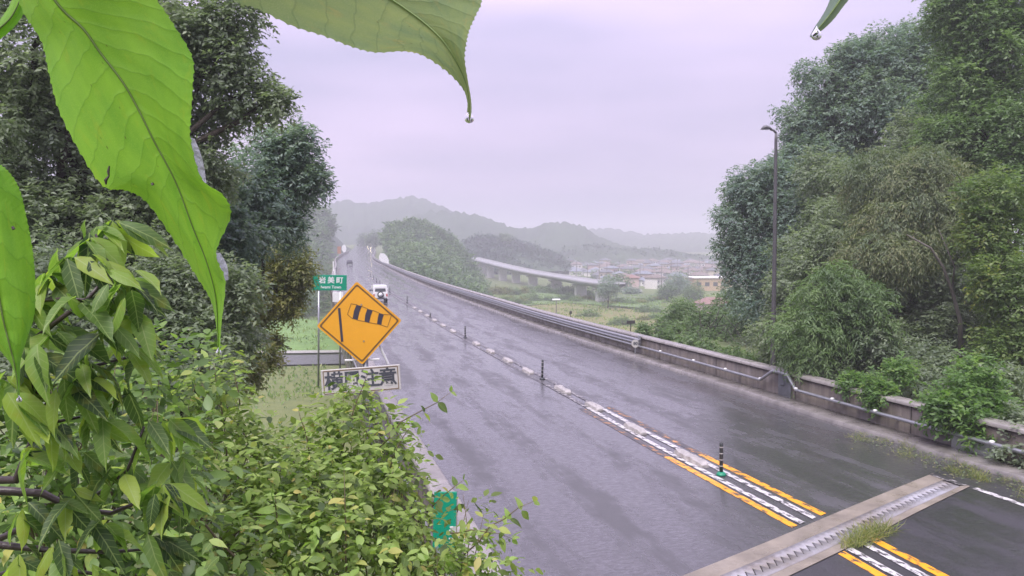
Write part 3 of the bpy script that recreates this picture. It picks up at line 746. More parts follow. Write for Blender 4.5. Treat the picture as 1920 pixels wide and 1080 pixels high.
def foliage(clumps, leaf, g, m=8, tl=None, cover=1.3, droop=.3, T=CARD, warea=.25, squash=.8, shell=(.5, 1.05)):
    Vs, Fs, Ts = [], [], []; b = 0
    for c, r in clumps:
        r3 = np.array([r, r, r*squash]); A = 4*math.pi*r*r
        ntw = max(12, int(A * cover / (leaf*leaf*warea*m)))
        p, d, n = twigs(np.array(c), r3, ntw, m, tl or leaf*3.2, g, droop, shell)
        ct = g.random()
        ti = np.clip(ct*.45 + np.repeat(g.random(ntw), m)*.25 + g.random(len(p))*.3, 0, 1)
        V, F, t_ = leaves(T, p, d, n, leaf*(.6 + .7*g.random(len(p))), ti)
        Vs.append(V); Fs.append(F + b); Ts.append(t_); b += len(V)
    return np.concatenate(Vs), np.concatenate(Fs), np.concatenate(Ts)
def limb_path(a, b, g, k=5, wob=.08):
    a = np.array(a); b = np.array(b); L = np.linalg.norm(b-a); pts = []
    for i in range(k+1):
        t = i/k; q = a + (b-a)*t; q[2] += math.sin(t*math.pi)*L*.06
        if 0 < i < k: q = q + g.normal(size=3)*L*wob*.5
        pts.append(tuple(q))
    return pts
def tree(label, clumps_px, mat, leaf, base=None, name='tree', group=None, trunk_r=.22, cover=1.3, T=CARD, seed=1, m=8, droop=.3, warea=.25, bark='bark', cat='tree', nlimb=40, dj=.0, trunk=True, squash=.8):
    """clumps_px: (px,py,rpx,depth)"""
    g = np.random.default_rng(seed); cl = []
    for (px, py, rp, d) in clumps_px:
        d = d * (1 + g.uniform(-dj, dj)); cl.append((P(px, py, d), rp/FPX*d))
    cs_ = np.array([c for c, r in cl]); mid = cs_.mean(0)
    if base is None:
        base = np.array([mid[0], mid[1] + .3, 0])
    bz = float(terrain(base[0], base[1])) - .1; base = np.array([base[0], base[1], bz])
    t = thing(name, label, cat, base, group=group)
    # break every clump into sub-clumps for a rougher outline
    sub = []
    for c, r in cl:
        sub.append((c, r*.92))
        for _ in range(6):
            u = unit(g.normal(size=3)); sub.append((c + u*r*.85*np.array([1, 1, .9]), r*g.uniform(.3, .48)))
        for _ in range(5):                   # loose sprays past the outline
            u = unit(g.normal(size=3) + np.array([0, -.2, .2])); sub.append((c + u*r*1.12, r*g.uniform(.14, .24)))
    V, F, ti = foliage(sub, leaf, g, m=m, cover=cover, T=T, droop=droop, warea=warea, squash=squash)
    zmin = base[2]; V[:, 2] = np.maximum(V[:, 2], zmin)
    put('crown', V, F, mat, t, tint=ti)
    if trunk:
        top = mid + np.array([0, 0, (cs_[:, 2].max() - mid[2])*.5]); mb = MB()
        tp = limb_path(base, top, g, 6, .05); mb.tube(tp, list(np.linspace(trunk_r, trunk_r*.3, 7)), 9)
        for i, (c, r) in enumerate(cl[:nlimb]):
            z = base[2] + (c[2]-base[2])*g.uniform(.35, .6); k = np.clip((z-base[2])/(max(top[2]-base[2], .1)), .1, .95)
            a = np.array(tp[int(k*6)]); mb.tube(limb_path(a, c, g, 5), list(np.linspace(trunk_r*.38, trunk_r*.08, 6)), 6)
            for _ in range(3):
                e = np.array(c) + unit(g.normal(size=3))*r*.75; mb.tube(limb_path(c, e, g, 3), [trunk_r*.12, trunk_r*.09, trunk_r*.06, trunk_r*.03], 5)
        mb.build('trunk', M[bark], t, smooth=True)
    return t

F_dark = leafmat('foliage_dark', [(.06, .08, .06), (.10, .125, .085), (.14, .17, .11), (.20, .23, .15)], .4)
F_hazeblue = leafmat('foliage_haze_blue', [(.07, .10, .10), (.10, .14, .125), (.135, .175, .15), (.17, .21, .15)], .4)  # bluish veil of flare and haze mixed into a lighter leaf colour
F_olive = leafmat('foliage_olive', [(.045, .06, .018), (.085, .10, .03), (.14, .14, .045), (.17, .16, .06)], .4)
F_brown = leafmat('foliage_brown', [(.06, .085, .055), (.09, .12, .07), (.12, .14, .07), (.19, .17, .095)], .35)
F_yell = leafmat('foliage_yellowgreen', [(.045, .08, .035), (.075, .115, .04), (.11, .15, .045), (.24, .21, .06)], .45)
F_mid = leafmat('foliage_mid', [(.045, .07, .035), (.07, .11, .05), (.105, .155, .065), (.14, .19, .08)], .4)
F_bright = leafmat('foliage_bright', [(.035, .065, .025), (.06, .11, .035), (.10, .17, .045), (.17, .23, .06)], .45)

# ---------------------------------------------------------------- trees on the left
tree('tall dark evergreen tree filling the upper left behind the hanging leaves',
     [(400, 95, 62, 15), (455, 170, 55, 15), (505, 185, 30, 15), (430, 35, 50, 15), (385, 220, 45, 15.5), (300, 40, 100, 15), (180, -20, 120, 15), (60, 90, 120, 14),
      (-20, 220, 120, 14), (110, 300, 120, 15), (210, 220, 110, 16), (290, 330, 100, 15), (10, 400, 110, 14), (150, 450, 110, 14), (280, 480, 95, 14.5), (370, 330, 60, 15.5), (200, 120, 100, 16), (330, 140, 55, 15)],
     F_dark, .10, base=(-8.3, 14.5), trunk_r=.3, seed=3, cover=1.15)
tree('dark leafy tree leaning over the road edge left of the hills',
     [(540, 285, 46, 20), (570, 335, 36, 20), (500, 300, 50, 20), (455, 350, 60, 19), (530, 390, 45, 20), (475, 420, 55, 19), (430, 460, 60, 18), (585, 345, 22, 20), (545, 430, 30, 20), (400, 420, 55, 18), (555, 262, 26, 20)],
     F_hazeblue, .11, base=(-8.6, 19.5), trunk_r=.2, seed=4, cover=1.15)
tree('olive green bushy tree below the dark trees beside the green sign',
     [(490, 515, 50, 25), (545, 495, 36, 25), (510, 550, 42, 25), (460, 570, 55, 24), (555, 535, 22, 25), (545, 575, 18, 25), (430, 540, 60, 23), (450, 600, 40, 24)],
     F_olive, .12, base=(-9.5, 24.5), trunk_r=.15, seed=5, cover=1.25)
tree('dark shrubby undergrowth tree under the tall left trees',
     [(390, 560, 80, 14), (330, 630, 80, 13), (400, 630, 48, 14), (455, 640, 26, 15), (300, 560, 80, 13), (370, 730, 45, 13), (380, 690, 60, 12.5), (200, 620, 100, 12), (100, 560, 100, 12), (230, 720, 90, 11), (60, 700, 90, 11)],
     F_dark, .10, base=(-5.8, 13.5), trunk_r=.12, seed=6, cover=1.3)
tree('pale green small shrub at the edge of the left grass slope',
     [(500, 672, 14, 22), (470, 700, 16, 20), (515, 640, 9, 26)], F_olive, .12, base=(-6.2, 22), trunk_r=.06, seed=8, cover=.9, trunk=False, name='shrub', cat='shrub')

# ---------------------------------------------------------------- trees on the right
tree('tall haze-tinted blue-green tree forming the sloping skyline on the right',
     [(1500, 215, 34, 44), (1545, 160, 50, 44), (1600, 125, 50, 44), (1665, 110, 55, 44), (1735, 85, 50, 44), (1560, 250, 70, 44), (1640, 220, 75, 44), (1725, 180, 75, 44), (1515, 320, 50, 43), (1590, 350, 65, 43), (1670, 320, 60, 43), (1500, 260, 30, 44), (1780, 40, 40, 44), (1485, 300, 30, 43), (1620, 170, 70, 44), (1700, 130, 60, 44), (1760, 120, 60, 44), (1530, 400, 60, 43)],
     F_hazeblue, .17, base=(19.5, 45), trunk_r=.4, seed=11, cover=1.15)
tree('rounded haze-tinted blue-green tree at the left end of the right woods',
     [(1400, 345, 38, 40), (1380, 410, 38, 40), (1372, 465, 32, 40), (1435, 380, 50, 40), (1430, 460, 50, 40), (1490, 420, 60, 39), (1440, 325, 30, 40), (1475, 500, 60, 38), (1420, 560, 40, 39), (1480, 350, 44, 40), (1400, 510, 40, 40), (1520, 360, 50, 40)],
     F_hazeblue, .15, base=(13.0, 40), trunk_r=.25, seed=12, cover=1.1)
tree('tall dark green tree rising past the top right corner',
     [(1800, 30, 50, 32), (1850, 90, 80, 32), (1910, 20, 80, 32), (1960, 180, 100, 31), (1800, 170, 60, 32), (1850, 260, 80, 31), (1770, 250, 50, 32), (1930, 330, 80, 30), (1840, -50, 80, 32)],
     F_mid, .15, base=(19.6, 32.5), trunk_r=.35, seed=13, cover=1.1)
tree('dry brownish tree with withered drooping foliage in the right woods',
     [(1700, 340, 62, 30), (1740, 400, 70, 30), (1665, 420, 55, 30), (1795, 390, 60, 30), (1620, 470, 45, 30), (1690, 470, 55, 29), (1760, 330, 50, 30), (1640, 330, 50, 31)],
     F_brown, .16, base=(16.3, 30.5), trunk_r=.22, seed=14, cover=1.15, T=NARROW, warea=.11, droop=.7, bark='palebark')
tree('yellow-green tree with orange tinged leaves at the right edge',
     [(1860, 370, 50, 26), (1900, 440, 60, 26), (1910, 560, 65, 25), (1890, 650, 55, 25), (1930, 740, 60, 25), (1840, 440, 40, 26), (1880, 510, 45, 25)],
     F_yell, .14, base=(16.6, 26), trunk_r=.18, seed=15, cover=1.15)
tree('dense dark green tree in the middle of the right woods',
     [(1560, 460, 65, 33), (1500, 540, 60, 33), (1610, 550, 75, 32), (1700, 570, 80, 31), (1780, 520, 75, 30), (1800, 640, 80, 29), (1700, 670, 70, 29), (1480, 620, 55, 33), (1560, 640, 70, 31), (1860, 640, 60, 28), (1620, 680, 50, 30)],
     F_dark, .15, base=(15.6, 32), trunk_r=.28, seed=16, cover=1.35)
tree('mid green tree filling the space behind the brown tree',
     [(1580, 400, 60, 36), (1640, 400, 70, 36), (1720, 270, 60, 36), (1800, 300, 70, 35), (1550, 330, 50, 37), (1850, 350, 80, 34), (1530, 470, 60, 36), (1900, 250, 70, 34)],
     F_dark, .16, base=(18.5, 36), trunk_r=.28, seed=17, cover=1.1)
tree('green shrub with long drooping leaflets beside the lamp post',
     [(1545, 545, 40, 26), (1500, 610, 42, 26), (1570, 600, 45, 26), (1620, 560, 34, 26), (1630, 620, 34, 26), (1520, 660, 40, 26), (1590, 530, 25, 26)],
     F_mid, .17, base=(10.9, 26.2), trunk_r=.09, seed=18, cover=.8, name='shrub', cat='shrub', T=NARROW, warea=.11, m=12, droop=.5)
tree('bright green shrub overhanging the parapet near the right edge',
     [(1790, 745, 34, 19.6), (1825, 705, 30, 20), (1765, 765, 20, 19.4), (1850, 770, 28, 19.4), (1812, 770, 24, 19.0), (1845, 815, 12, 18.6), (1835, 735, 30, 20)],
     F_bright, .14, base=(11.4, 19.6), trunk_r=.06, seed=19, cover=1.0, name='shrub', cat='shrub')
tree('small light green shrub leaning over the parapet left of the bright one',
     [(1640, 722, 14, 22.2), (1688, 692, 16, 22.6), (1600, 715, 10, 23.2), (1658, 745, 12, 21.9)],
     F_bright, .13, base=(10.8, 23.0), trunk_r=.05, seed=20, cover=.9, name='shrub', cat='shrub')
tree('dark undergrowth shrub low behind the right parapet',
     [(1700, 730, 36, 25), (1750, 770, 36, 23), (1870, 840, 30, 20), (1640, 690, 34, 26), (1580, 680, 34, 27), (1500, 690, 30, 28), (1930, 850, 36, 17.6), (1905, 810, 36, 18.5), (1790, 790, 30, 22), (1720, 720, 34, 23.5), (1560, 700, 30, 26), (1640, 640, 40, 26), (1740, 680, 40, 25), (1880, 720, 40, 22)],
     F_dark, .13, base=(12.6, 25), trunk_r=.05, seed=21, cover=1.1, name='shrub', cat='shrub')
tree('low hazy green shrubs left of the lamp post beyond the parapet',
     [(1280, 590, 30, 50), (1330, 605, 34, 48), (1250, 605, 16, 50), (1390, 620, 38, 45), (1320, 640, 26, 44), (1420, 655, 30, 40), (1270, 625, 18, 46), (1360, 570, 22, 50), (1375, 650, 24, 42), (1290, 648, 16, 39.5), (1330, 662, 18, 38), (1370, 672, 18, 36.5), (1410, 684, 18, 35), (1450, 690, 18, 34), (1240, 630, 12, 42), (1205, 618, 9, 44)],
     F_mid, .16, base=(11.5, 47), trunk_r=.06, seed=22, cover=1.1, name='shrub', cat='shrub')
# pale curved trunk seen in the brown tree
t = thing('bare_tree', 'pale curved bare trunk showing in the dark of the right woods', 'tree', (P(1800, 640, 27.5)[0], 27.5, -.4))
MB().tube([tuple(P(1803, 700, 27.5)), tuple(P(1800, 600, 27.3)), tuple(P(1785, 545, 27.2)), tuple(P(1768, 500, 27)), tuple(P(1745, 465, 27)), tuple(P(1700, 440, 27))], [.09, .07, .06, .05, .04, .015], 8).build('trunk', M['palebark'], t, smooth=True)
MB().tube([tuple(P(1785, 545, 27.2)), tuple(P(1790, 500, 27)), tuple(P(1760, 430, 27))], [.04, .03, .012], 6).build('limb', M['palebark'], t, smooth=True)

# ---------------------------------------------------------------- near shrubs with single leaves
def leaf_mesh(name, width, droop, fold, mat, rows, wob=0, seed=0):
    V, F = tmpl(width, droop, fold, rows); g = np.random.default_rng(seed); V = V + g.normal(size=V.shape)*wob*(V[:, 1:2] > .05)
    V[:, 0] += .05*np.sin(V[:, 1]*3+seed)*wob*20
    me = arr_mesh(name, V, F, smooth=True); me.materials.append(mat); return me
rowsA = ((0, 0), (.10, .45), (.25, .88), (.42, 1.0), (.6, .82), (.76, .5), (.89, .18), (1, 0))
O_bush = leafmat('bush_leaf', [(.05, .08, .02), (.10, .16, .035), (.16, .24, .05), (.19, .29, .07), (.25, .33, .10), (.34, .28, .08)], .42, .5, 'obj', k=1.35)
O_long = leafmat('long_leaf', [(.025, .05, .018), (.05, .09, .025), (.10, .17, .035), (.16, .26, .04), (.24, .31, .05)], .5, .5, 'obj', k=1.2)
bush_me = [leaf_mesh('leaf', w, dr, fo, O_bush, rowsA, .012, i) for i, (w, dr, fo) in enumerate(((.5, .15, .05), (.46, .3, .08), (.56, .1, .1), (.5, .45, .05)))]
long_me = [leaf_mesh('leaf', w, dr, fo, O_long, rowsA, .012, i) for i, (w, dr, fo) in enumerate(((.30, .18, .05), (.36, .35, .09), (.28, .5, .09), (.38, .15, .10), (.33, .3, -.05)))]
def leaf_objs(meshes, p, d, n, s, parent, g):
    x, d, n = frames(d, n); o0 = origin(parent)
    for i in range(len(p)):
        o = bpy.data.objects.new('leaf', meshes[int(g.integers(len(meshes)))]); C.objects.link(o); o.parent = parent
        m = Matrix(((x[i][0], d[i][0], n[i][0]), (x[i][1], d[i][1], n[i][1]), (x[i][2], d[i][2], n[i][2]))).to_4x4()
        o.matrix_basis = Matrix.Translation(Vector(p[i] - o0)) @ m @ Matrix.Diagonal((s[i], s[i], s[i], 1))
def bush(label, clumps_px, base, leaf, seed, nobj=220, cover=1.1, mat=None, sprigs=(), stem='greentwig', name='shrub'):
    g = np.random.default_rng(seed); cl = [(P(a, b, d), r/FPX*d) for a, b, r, d in clumps_px]
    bz = float(terrain(base[0], base[1])) - .05; t = thing(name, label, 'shrub', (base[0], base[1], bz))
    ps, ds, ns = [], [], []; mb = MB()
    for c, r in cl:
        m = 7; ntw = max(10, int(4*math.pi*r*r*cover/(leaf*leaf*.25*m)))
        p, d, n = twigs(np.array(c), np.array([r, r, r*.85]), ntw, m, leaf*3.4, g, .35, (.35, 1.05)); ps.append(p); ds.append(d); ns.append(n)
        for _ in range(3):
            e = c + unit(g.normal(size=3)*np.array([1, 1, .6]) + np.array([0, 0, .6]))*r*.95
            mb.tube(limb_path(np.array([base[0], base[1], bz]) + g.normal(size=3)*np.array([.3, .3, 0]), e, g, 6, .03), [.012, .011, .009, .008, .006, .004, .002], 5)
    mb.build('stems', M[stem], t, smooth=True)
    sp_p, sp_d, sp_n, sp_s = [], [], [], []
    for (a, b, d0), (a2, b2, d2), L, k in sprigs:       # thin shoots with paired leaves
        A = P(a, b, d0); B = P(a2, b2, d2); path = limb_path(A, B, g, 5, .03); MB().tube(path, [.006, .0055, .005, .004, .003, .0015], 6).build('shoot', M[stem], t, smooth=True)
        ax = unit(B - A)
        for i in range(k):
            q = A + (B-A)*((i+1)/k); side = unit(np.cross(ax, [0, 1, .3]))
            for sgn in (-1, 1):
                sp_p.append(q); sp_d.append(side*sgn*.9 + ax*.5 + g.normal(size=3)*.25 + np.array([0, 0, -.35])); sp_n.append(np.array([0, -.5, 1]) + g.normal(size=3)*.35); sp_s.append(L*g.uniform(.7, 1.1)*(1 if i < k-1 else .7))
    if sp_p: leaf_objs(bush_me, np.array(sp_p), np.array(sp_d), np.array(sp_n), np.array(sp_s), t, g)
    p = np.concatenate(ps); d = np.concatenate(ds); n = np.concatenate(ns); s = leaf*(.38+1.0*g.random(len(p))**1.4)
    # thinner growth in front of the marker sign
    sx_ = 960 + FPX*p[:, 0]/p[:, 1]; sy_ = 455 + FPX*(H - p[:, 2])/p[:, 1]
    thin = (abs(sx_ - 834) < 28) & (abs(sy_ - 972) < 58) & (g.random(len(p)) < .72)
    ok = (p[:, 2] > terrain(p[:, 0], p[:, 1]) + .03) & ~thin; p, d, n, s = p[ok], d[ok], n[ok], s[ok]
    front = np.argsort(np.linalg.norm(p - np.array([0, 0, H]), axis=1))
    nobj = max(0, nobj - len(sp_p)); a = front[:nobj*2][::2]; rest = np.setdiff1d(np.arange(len(p)), a)
    leaf_objs(bush_me, p[a], d[a], n[a], s[a], t, g)
    V, F, ti = leaves(LEAF, p[rest], d[rest], n[rest], s[rest], np.clip(g.normal(.45, .22, len(rest)), 0, 1))
    tag(put('foliage', V, F, mat or F_bush, t, tint=ti), kind='stuff')
    return t
F_bush = leafmat('bush_foliage', [(.04, .065, .02), (.09, .125, .03), (.15, .20, .045), (.19, .27, .07), (.25, .31, .09), (.30, .25, .08)], .42, .5, k=1.35)
bush('light green leafy shrub at bottom centre below the text plate',
     [(650, 790, 60, 6.6), (590, 850, 60, 6.3), (690, 850, 60, 6.3), (640, 930, 75, 5.9), (730, 930, 60, 5.9), (560, 930, 70, 5.7), (690, 1020, 80, 5.5), (745, 830, 24, 6.4), (600, 1040, 80, 5.2), (780, 1020, 55, 5.5), (665, 745, 30, 6.7)],
     (-1.3, 6.2), .085, 31, sprigs=[((640, 850, 6.4), (690, 700, 6.4), .10, 5), ((700, 850, 6.3), (845, 735, 6.2), .11, 6), ((720, 900, 6.2), (770, 800, 6.1), .09, 4), ((580, 850, 6.3), (560, 770, 6.3), .09, 4), ((650, 1080, 5.2), (645, 880, 5.4), .08, 6)])
bush('sprawling green shrub at bottom centre reaching over the left parapet',
     [(800, 1030, 34, 5.9), (885, 1050, 42, 5.6), (800, 1085, 50, 5.4), (895, 985, 26, 5.9), (765, 940, 38, 6.0), (722, 800, 24, 6.5), (752, 862, 22, 6.3), (935, 1060, 26, 5.6), (860, 1085, 40, 5.5), (870, 940, 16, 6.1), (740, 880, 30, 6.2), (770, 1000, 30, 6)],
     (-.6, 5.6), .085, 32, 200, sprigs=[((870, 1040, 5.6), (1000, 940, 5.5), .115, 6), ((800, 960, 6.0), (870, 900, 6.0), .10, 5), ((840, 1000, 5.8), (960, 1010, 5.6), .1, 5)])
bush('mixed green and yellowish shrub at bottom left of centre',
     [(420, 775, 50, 6.2), (500, 840, 46, 6.2), (420, 850, 70, 5.8), (500, 900, 70, 5.6), (430, 960, 75, 5.2), (520, 1000, 70, 5.2), (460, 1060, 80, 4.9), (380, 720, 50, 6.4), (350, 790, 60, 6.0), (560, 845, 30, 6.4)],
     (-2.4, 5.8), .085, 33, sprigs=[((420, 800, 6.1), (400, 680, 6.1), .10, 5), ((450, 760, 6.1), (440, 700, 6.1), .09, 4), ((520, 1000, 5.0), (515, 930, 4.9), .14, 5)])
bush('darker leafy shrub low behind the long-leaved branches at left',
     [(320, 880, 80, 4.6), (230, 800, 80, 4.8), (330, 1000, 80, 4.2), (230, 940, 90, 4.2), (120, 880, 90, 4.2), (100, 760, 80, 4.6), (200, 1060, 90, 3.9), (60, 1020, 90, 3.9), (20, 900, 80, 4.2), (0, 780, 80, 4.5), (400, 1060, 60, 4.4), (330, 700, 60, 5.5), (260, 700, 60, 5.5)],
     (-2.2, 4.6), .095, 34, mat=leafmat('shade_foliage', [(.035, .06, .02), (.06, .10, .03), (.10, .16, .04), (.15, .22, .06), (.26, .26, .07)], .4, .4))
# long-leaved plant (whorls of drooping leaves on dark wet branches)
g = np.random.default_rng(77)
t = thing('long_leaved_shrub', 'near shrub with long drooping yellow-green leaves on dark wet branches at left', 'shrub', (-1.6, 2.1, float(terrain(-1.6, 2.1)) - .05))
hubs = [(185, 420, 1.9), (215, 415, 1.95), (165, 445, 1.85), (130, 480, 1.8), (185, 500, 1.8), (240, 520, 1.85), (225, 540, 1.75), (90, 520, 1.8), (60, 560, 1.8), (150, 565, 1.75), (250, 590, 1.85), (200, 610, 1.8), (110, 620, 1.8), (60, 650, 1.75),
        (250, 655, 1.9), (170, 690, 1.8), (230, 730, 1.9), (120, 720, 1.8), (40, 740, 1.8), (90, 790, 1.8), (180, 780, 1.85), (270, 800, 1.9), (320, 790, 2.0), (150, 850, 1.9), (50, 840, 1.85), (230, 880, 1.9), (310, 915, 1.9), (300, 925, 1.85), (350, 900, 2.0), (120, 930, 1.9), (40, 950, 1.9), (200, 980, 1.95), (290, 1010, 2.0), (110, 1030, 1.9), (170, 1070, 1.9), (30, 1050, 1.9), (260, 1080, 2.0), (10, 620, 1.8), (330, 860, 2.0), (20, 700, 1.8)]
ps, ds, ns, ss = [], [], [], []
for i, (a, b, d0) in enumerate(hubs):
    c = P(a, b, d0)
    for k in range(int(g.integers(6, 9))):
        an = g.uniform(-.5, math.pi + .5) if b < 700 else g.uniform(0, 2*math.pi)
        d = np.array([math.cos(an)*.8 + .25, g.normal()*.45, .35*math.sin(an) - .45 - .5*g.random()])
        ps.append(c + g.normal(size=3)*.012); ds.append(d); ns.append(np.array([.3*math.cos(an), -.55, .85]) + g.normal(size=3)*.3); ss.append(g.uniform(.075, .15))
leaf_objs(long_me, np.array(ps), np.array(ds), np.array(ns), np.array(ss), t, g)
def br(pts, r0, r1): MB().tube([tuple(P(*q)) for q in pts], list(np.linspace(r0, r1, len(pts))), 8).build('branch', M['twig'], t, smooth=True)
br([(-120, 940, 1.9), (0, 920, 1.95), (80, 925, 1.95), (140, 955, 2.0), (210, 962, 2.0), (300, 925, 1.9)], .014, .004)
br([(-80, 1060, 2.0), (0, 1010, 2.0), (60, 980, 2.0), (120, 955, 2.0), (170, 930, 1.95)], .010, .004)
br([(-80, 1020, 1.9), (0, 1022, 1.95), (100, 1032, 1.95), (200, 1035, 2.0), (280, 1030, 2.0)], .012, .003)
br([(-60, 900, 1.9), (30, 900, 1.9), (60, 830, 1.9), (75, 770, 1.85), (60, 700, 1.8), (60, 640, 1.8)], .012, .004)
br([(75, 790, 1.85), (110, 790, 1.82), (150, 782, 1.85)], .005, .003)
br([(60, 640, 1.8), (110, 600, 1.78), (165, 560, 1.77), (200, 520, 1.8), (180, 440, 1.87)], .007, .003)
br([(-30, 575, 1.8), (60, 565, 1.8), (120, 560, 1.78), (160, 562, 1.76)], .006, .003)
br([(75, 770, 1.85), (160, 690, 1.85), (240, 670, 1.88)], .006, .003)
br([(140, 955, 2.0), (200, 915, 1.95), (240, 880, 1.9), (270, 800, 1.9)], .006, .003)
br([(-40, 1090, 2.0), (60, 1060, 2.0), (170, 1075, 1.95), (250, 1085, 2.0)], .008, .003)

# ---------------------------------------------------------------- big hanging leaves close to the lens
def bigleaf_mat(name, c0, c1, trans):
    m = bpy.data.materials.new(name); m.use_nodes = True; t = m.node_tree; b = t.nodes['Principled BSDF']
    uv = N(t, 'ShaderNodeUVMap'); sx = N(t, 'ShaderNodeSeparateXYZ'); t.links.new(uv.outputs[0], sx.inputs[0])
    def math_(op, a, b=None, c=None):
        n = N(t, 'ShaderNodeMath', operation=op)
        for i, v in enumerate((a, b, c)):
            if v is None: continue
            if isinstance(v, (int, float)): n.inputs[i].default_value = v
            else: t.links.new(v, n.inputs[i])
        return n.outputs[0]
    av = math_('ABSOLUTE', sx.outputs[1]); wob = N(t, 'ShaderNodeTexNoise'); wob.inputs['Scale'].default_value = 3; t.links.new(uv.outputs[0], wob.inputs[0])
    ph = math_('ADD', math_('SUBTRACT', math_('MULTIPLY', sx.outputs[0], 9.0), math_('MULTIPLY', math_('POWER', av, 1.3), 1.7)), math_('MULTIPLY', wob.outputs[0], .9))
    tri = math_('MULTIPLY', math_('ABSOLUTE', math_('SUBTRACT', math_('FRACT', ph), .5)), 2)      # 1 at a side vein
    vein = N(t, 'ShaderNodeMapRange'); vein.inputs[1].default_value = .90; vein.inputs[2].default_value = 1.0; t.links.new(tri, vein.inputs[0])
    vo = N(t, 'ShaderNodeTexVoronoi', feature='DISTANCE_TO_EDGE'); mpg = N(t, 'ShaderNodeMapping'); mpg.inputs['Scale'].default_value = (60, 22, 1)
    t.links.new(uv.outputs[0], mpg.inputs[0]); t.links.new(mpg.outputs[0], vo.inputs[0])
    net = N(t, 'ShaderNodeMapRange'); net.inputs[1].default_value = .0; net.inputs[2].default_value = .12; net.inputs[3].default_value = 1; net.inputs[4].default_value = 0
    t.links.new(vo.outputs[0], net.inputs[0])
    n1 = N(t, 'ShaderNodeTexNoise'); n1.inputs['Scale'].default_value = 3.5; n1.inputs['Detail'].default_value = 4; t.links.new(uv.outputs[0], n1.inputs[0])
    r = N(t, 'ShaderNodeValToRGB'); r.color_ramp.elements[0].position = .35; r.color_ramp.elements[1].position = .72
    r.color_ramp.elements[0].color = (*c0, 1); r.color_ramp.elements[1].color = (*c1, 1); t.links.new(n1.outputs[0], r.inputs[0])
    m1 = N(t, 'ShaderNodeMixRGB'); t.links.new(math_('MULTIPLY', net.outputs[0], .42), m1.inputs[0]); t.links.new(r.outputs[0], m1.inputs[1]); m1.inputs[2].default_value = (c1[0]*1.6, c1[1]*1.25, c1[2]*2, 1)
    m2 = N(t, 'ShaderNodeMixRGB'); t.links.new(math_('MULTIPLY', vein.outputs[0], .25), m2.inputs[0]); t.links.new(m1.outputs[0], m2.inputs[1]); m2.inputs[2].default_value = (c0[0]*.35, c0[1]*.45, c0[2]*.6, 1)
    n9 = N(t, 'ShaderNodeTexNoise'); n9.inputs['Scale'].default_value = 6; n9.inputs['Detail'].default_value = 6; n9.inputs['Roughness'].default_value = .7; t.links.new(uv.outputs[0], n9.inputs[0])
    s9 = N(t, 'ShaderNodeMapRange'); s9.inputs[1].default_value = .56; s9.inputs[2].default_value = .75; s9.inputs[4].default_value = .6; t.links.new(n9.outputs[0], s9.inputs[0])
    m9 = N(t, 'ShaderNodeMixRGB'); t.links.new(s9.outputs[0], m9.inputs[0]); t.links.new(m2.outputs[0], m9.inputs[1]); m9.inputs[2].default_value = (c1[0]*1.5, c1[1]*.95, c1[2]*.9, 1); m2 = m9
    v2 = N(t, 'ShaderNodeTexVoronoi'); v2.inputs['Scale'].default_value = 9; t.links.new(uv.outputs[0], v2.inputs[0])
    s2 = N(t, 'ShaderNodeMapRange'); s2.inputs[1].default_value = .035; s2.inputs[2].default_value = .08; s2.inputs[3].default_value = .8; s2.inputs[4].default_value = 0; t.links.new(v2.outputs[0], s2.inputs[0])
    m3 = N(t, 'ShaderNodeMixRGB'); t.links.new(s2.outputs[0], m3.inputs[0]); t.links.new(m2.outputs[0], m3.inputs[1]); m3.inputs[2].default_value = (.10, .09, .02, 1)
    t.links.new(m3.outputs[0], b.inputs['Base Color']); b.inputs['Roughness'].default_value = .45; b.inputs['Specular IOR Level'].default_value = .3
    tr = N(t, 'ShaderNodeBsdfTranslucent'); mc = N(t, 'ShaderNodeMixRGB', blend_type='MULTIPLY'); mc.inputs[0].default_value = 1; mc.inputs[2].default_value = (1.25, 1.3, .7, 1)
    t.links.new(m3.outputs[0], mc.inputs[1]); t.links.new(mc.outputs[0], tr.inputs[0])
    bp = N(t, 'ShaderNodeBump'); bp.inputs['Strength'].default_value = .5; bp.inputs['Distance'].default_value = .002
    hsum = math_('SUBTRACT', math_('MULTIPLY', math_('POWER', tri, 4.0), -1.0), math_('MULTIPLY', net.outputs[0], .4)); t.links.new(hsum, bp.inputs['Height'])
    t.links.new(bp.outputs[0], b.inputs['Normal']); t.links.new(bp.outputs[0], tr.inputs['Normal'])
    ms = N(t, 'ShaderNodeMixShader'); ms.inputs[0].default_value = trans
    t.links.new(b.outputs[0], ms.inputs[1]); t.links.new(tr.outputs[0], ms.inputs[2]); t.links.new(ms.outputs[0], t.nodes['Material Output'].inputs[0])
    return m
BL1 = bigleaf_mat('bright_green_leaf', (.17, .40, .04), (.26, .52, .05), .5)  # blade colour: bright green
BL2 = bigleaf_mat('muted_green_leaf', (.17, .26, .13), (.27, .34, .13), .42)  # blade colour: paler, greyer green
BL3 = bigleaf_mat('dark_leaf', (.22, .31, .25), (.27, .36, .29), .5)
M['midrib'] = pmat('midrib', (.10, .16, .03), .5, var=.2)
M['paleunder'] = pmat('leaf_underside', (.62, .66, .64), .5, var=.35, vscale=60, bump=.5, bscale=200)
def resample(pl, n, w=None):
    pl = np.array(pl, float); t = np.linspace(0, 1, len(pl)); tt = np.linspace(0, 1, n)
    m = np.gradient(pl, t, axis=0); out = np.zeros((n, pl.shape[1])); i = np.clip((tt*(len(pl)-1)).astype(int), 0, len(pl)-2)
    h = 1/(len(pl)-1); s = ((tt - t[i])/h)[:, None]
    return (2*s**3-3*s**2+1)*pl[i] + (s**3-2*s**2+s)*h*m[i] + (-2*s**3+3*s**2)*pl[i+1] + (s**3-s**2)*h*m[i+1]
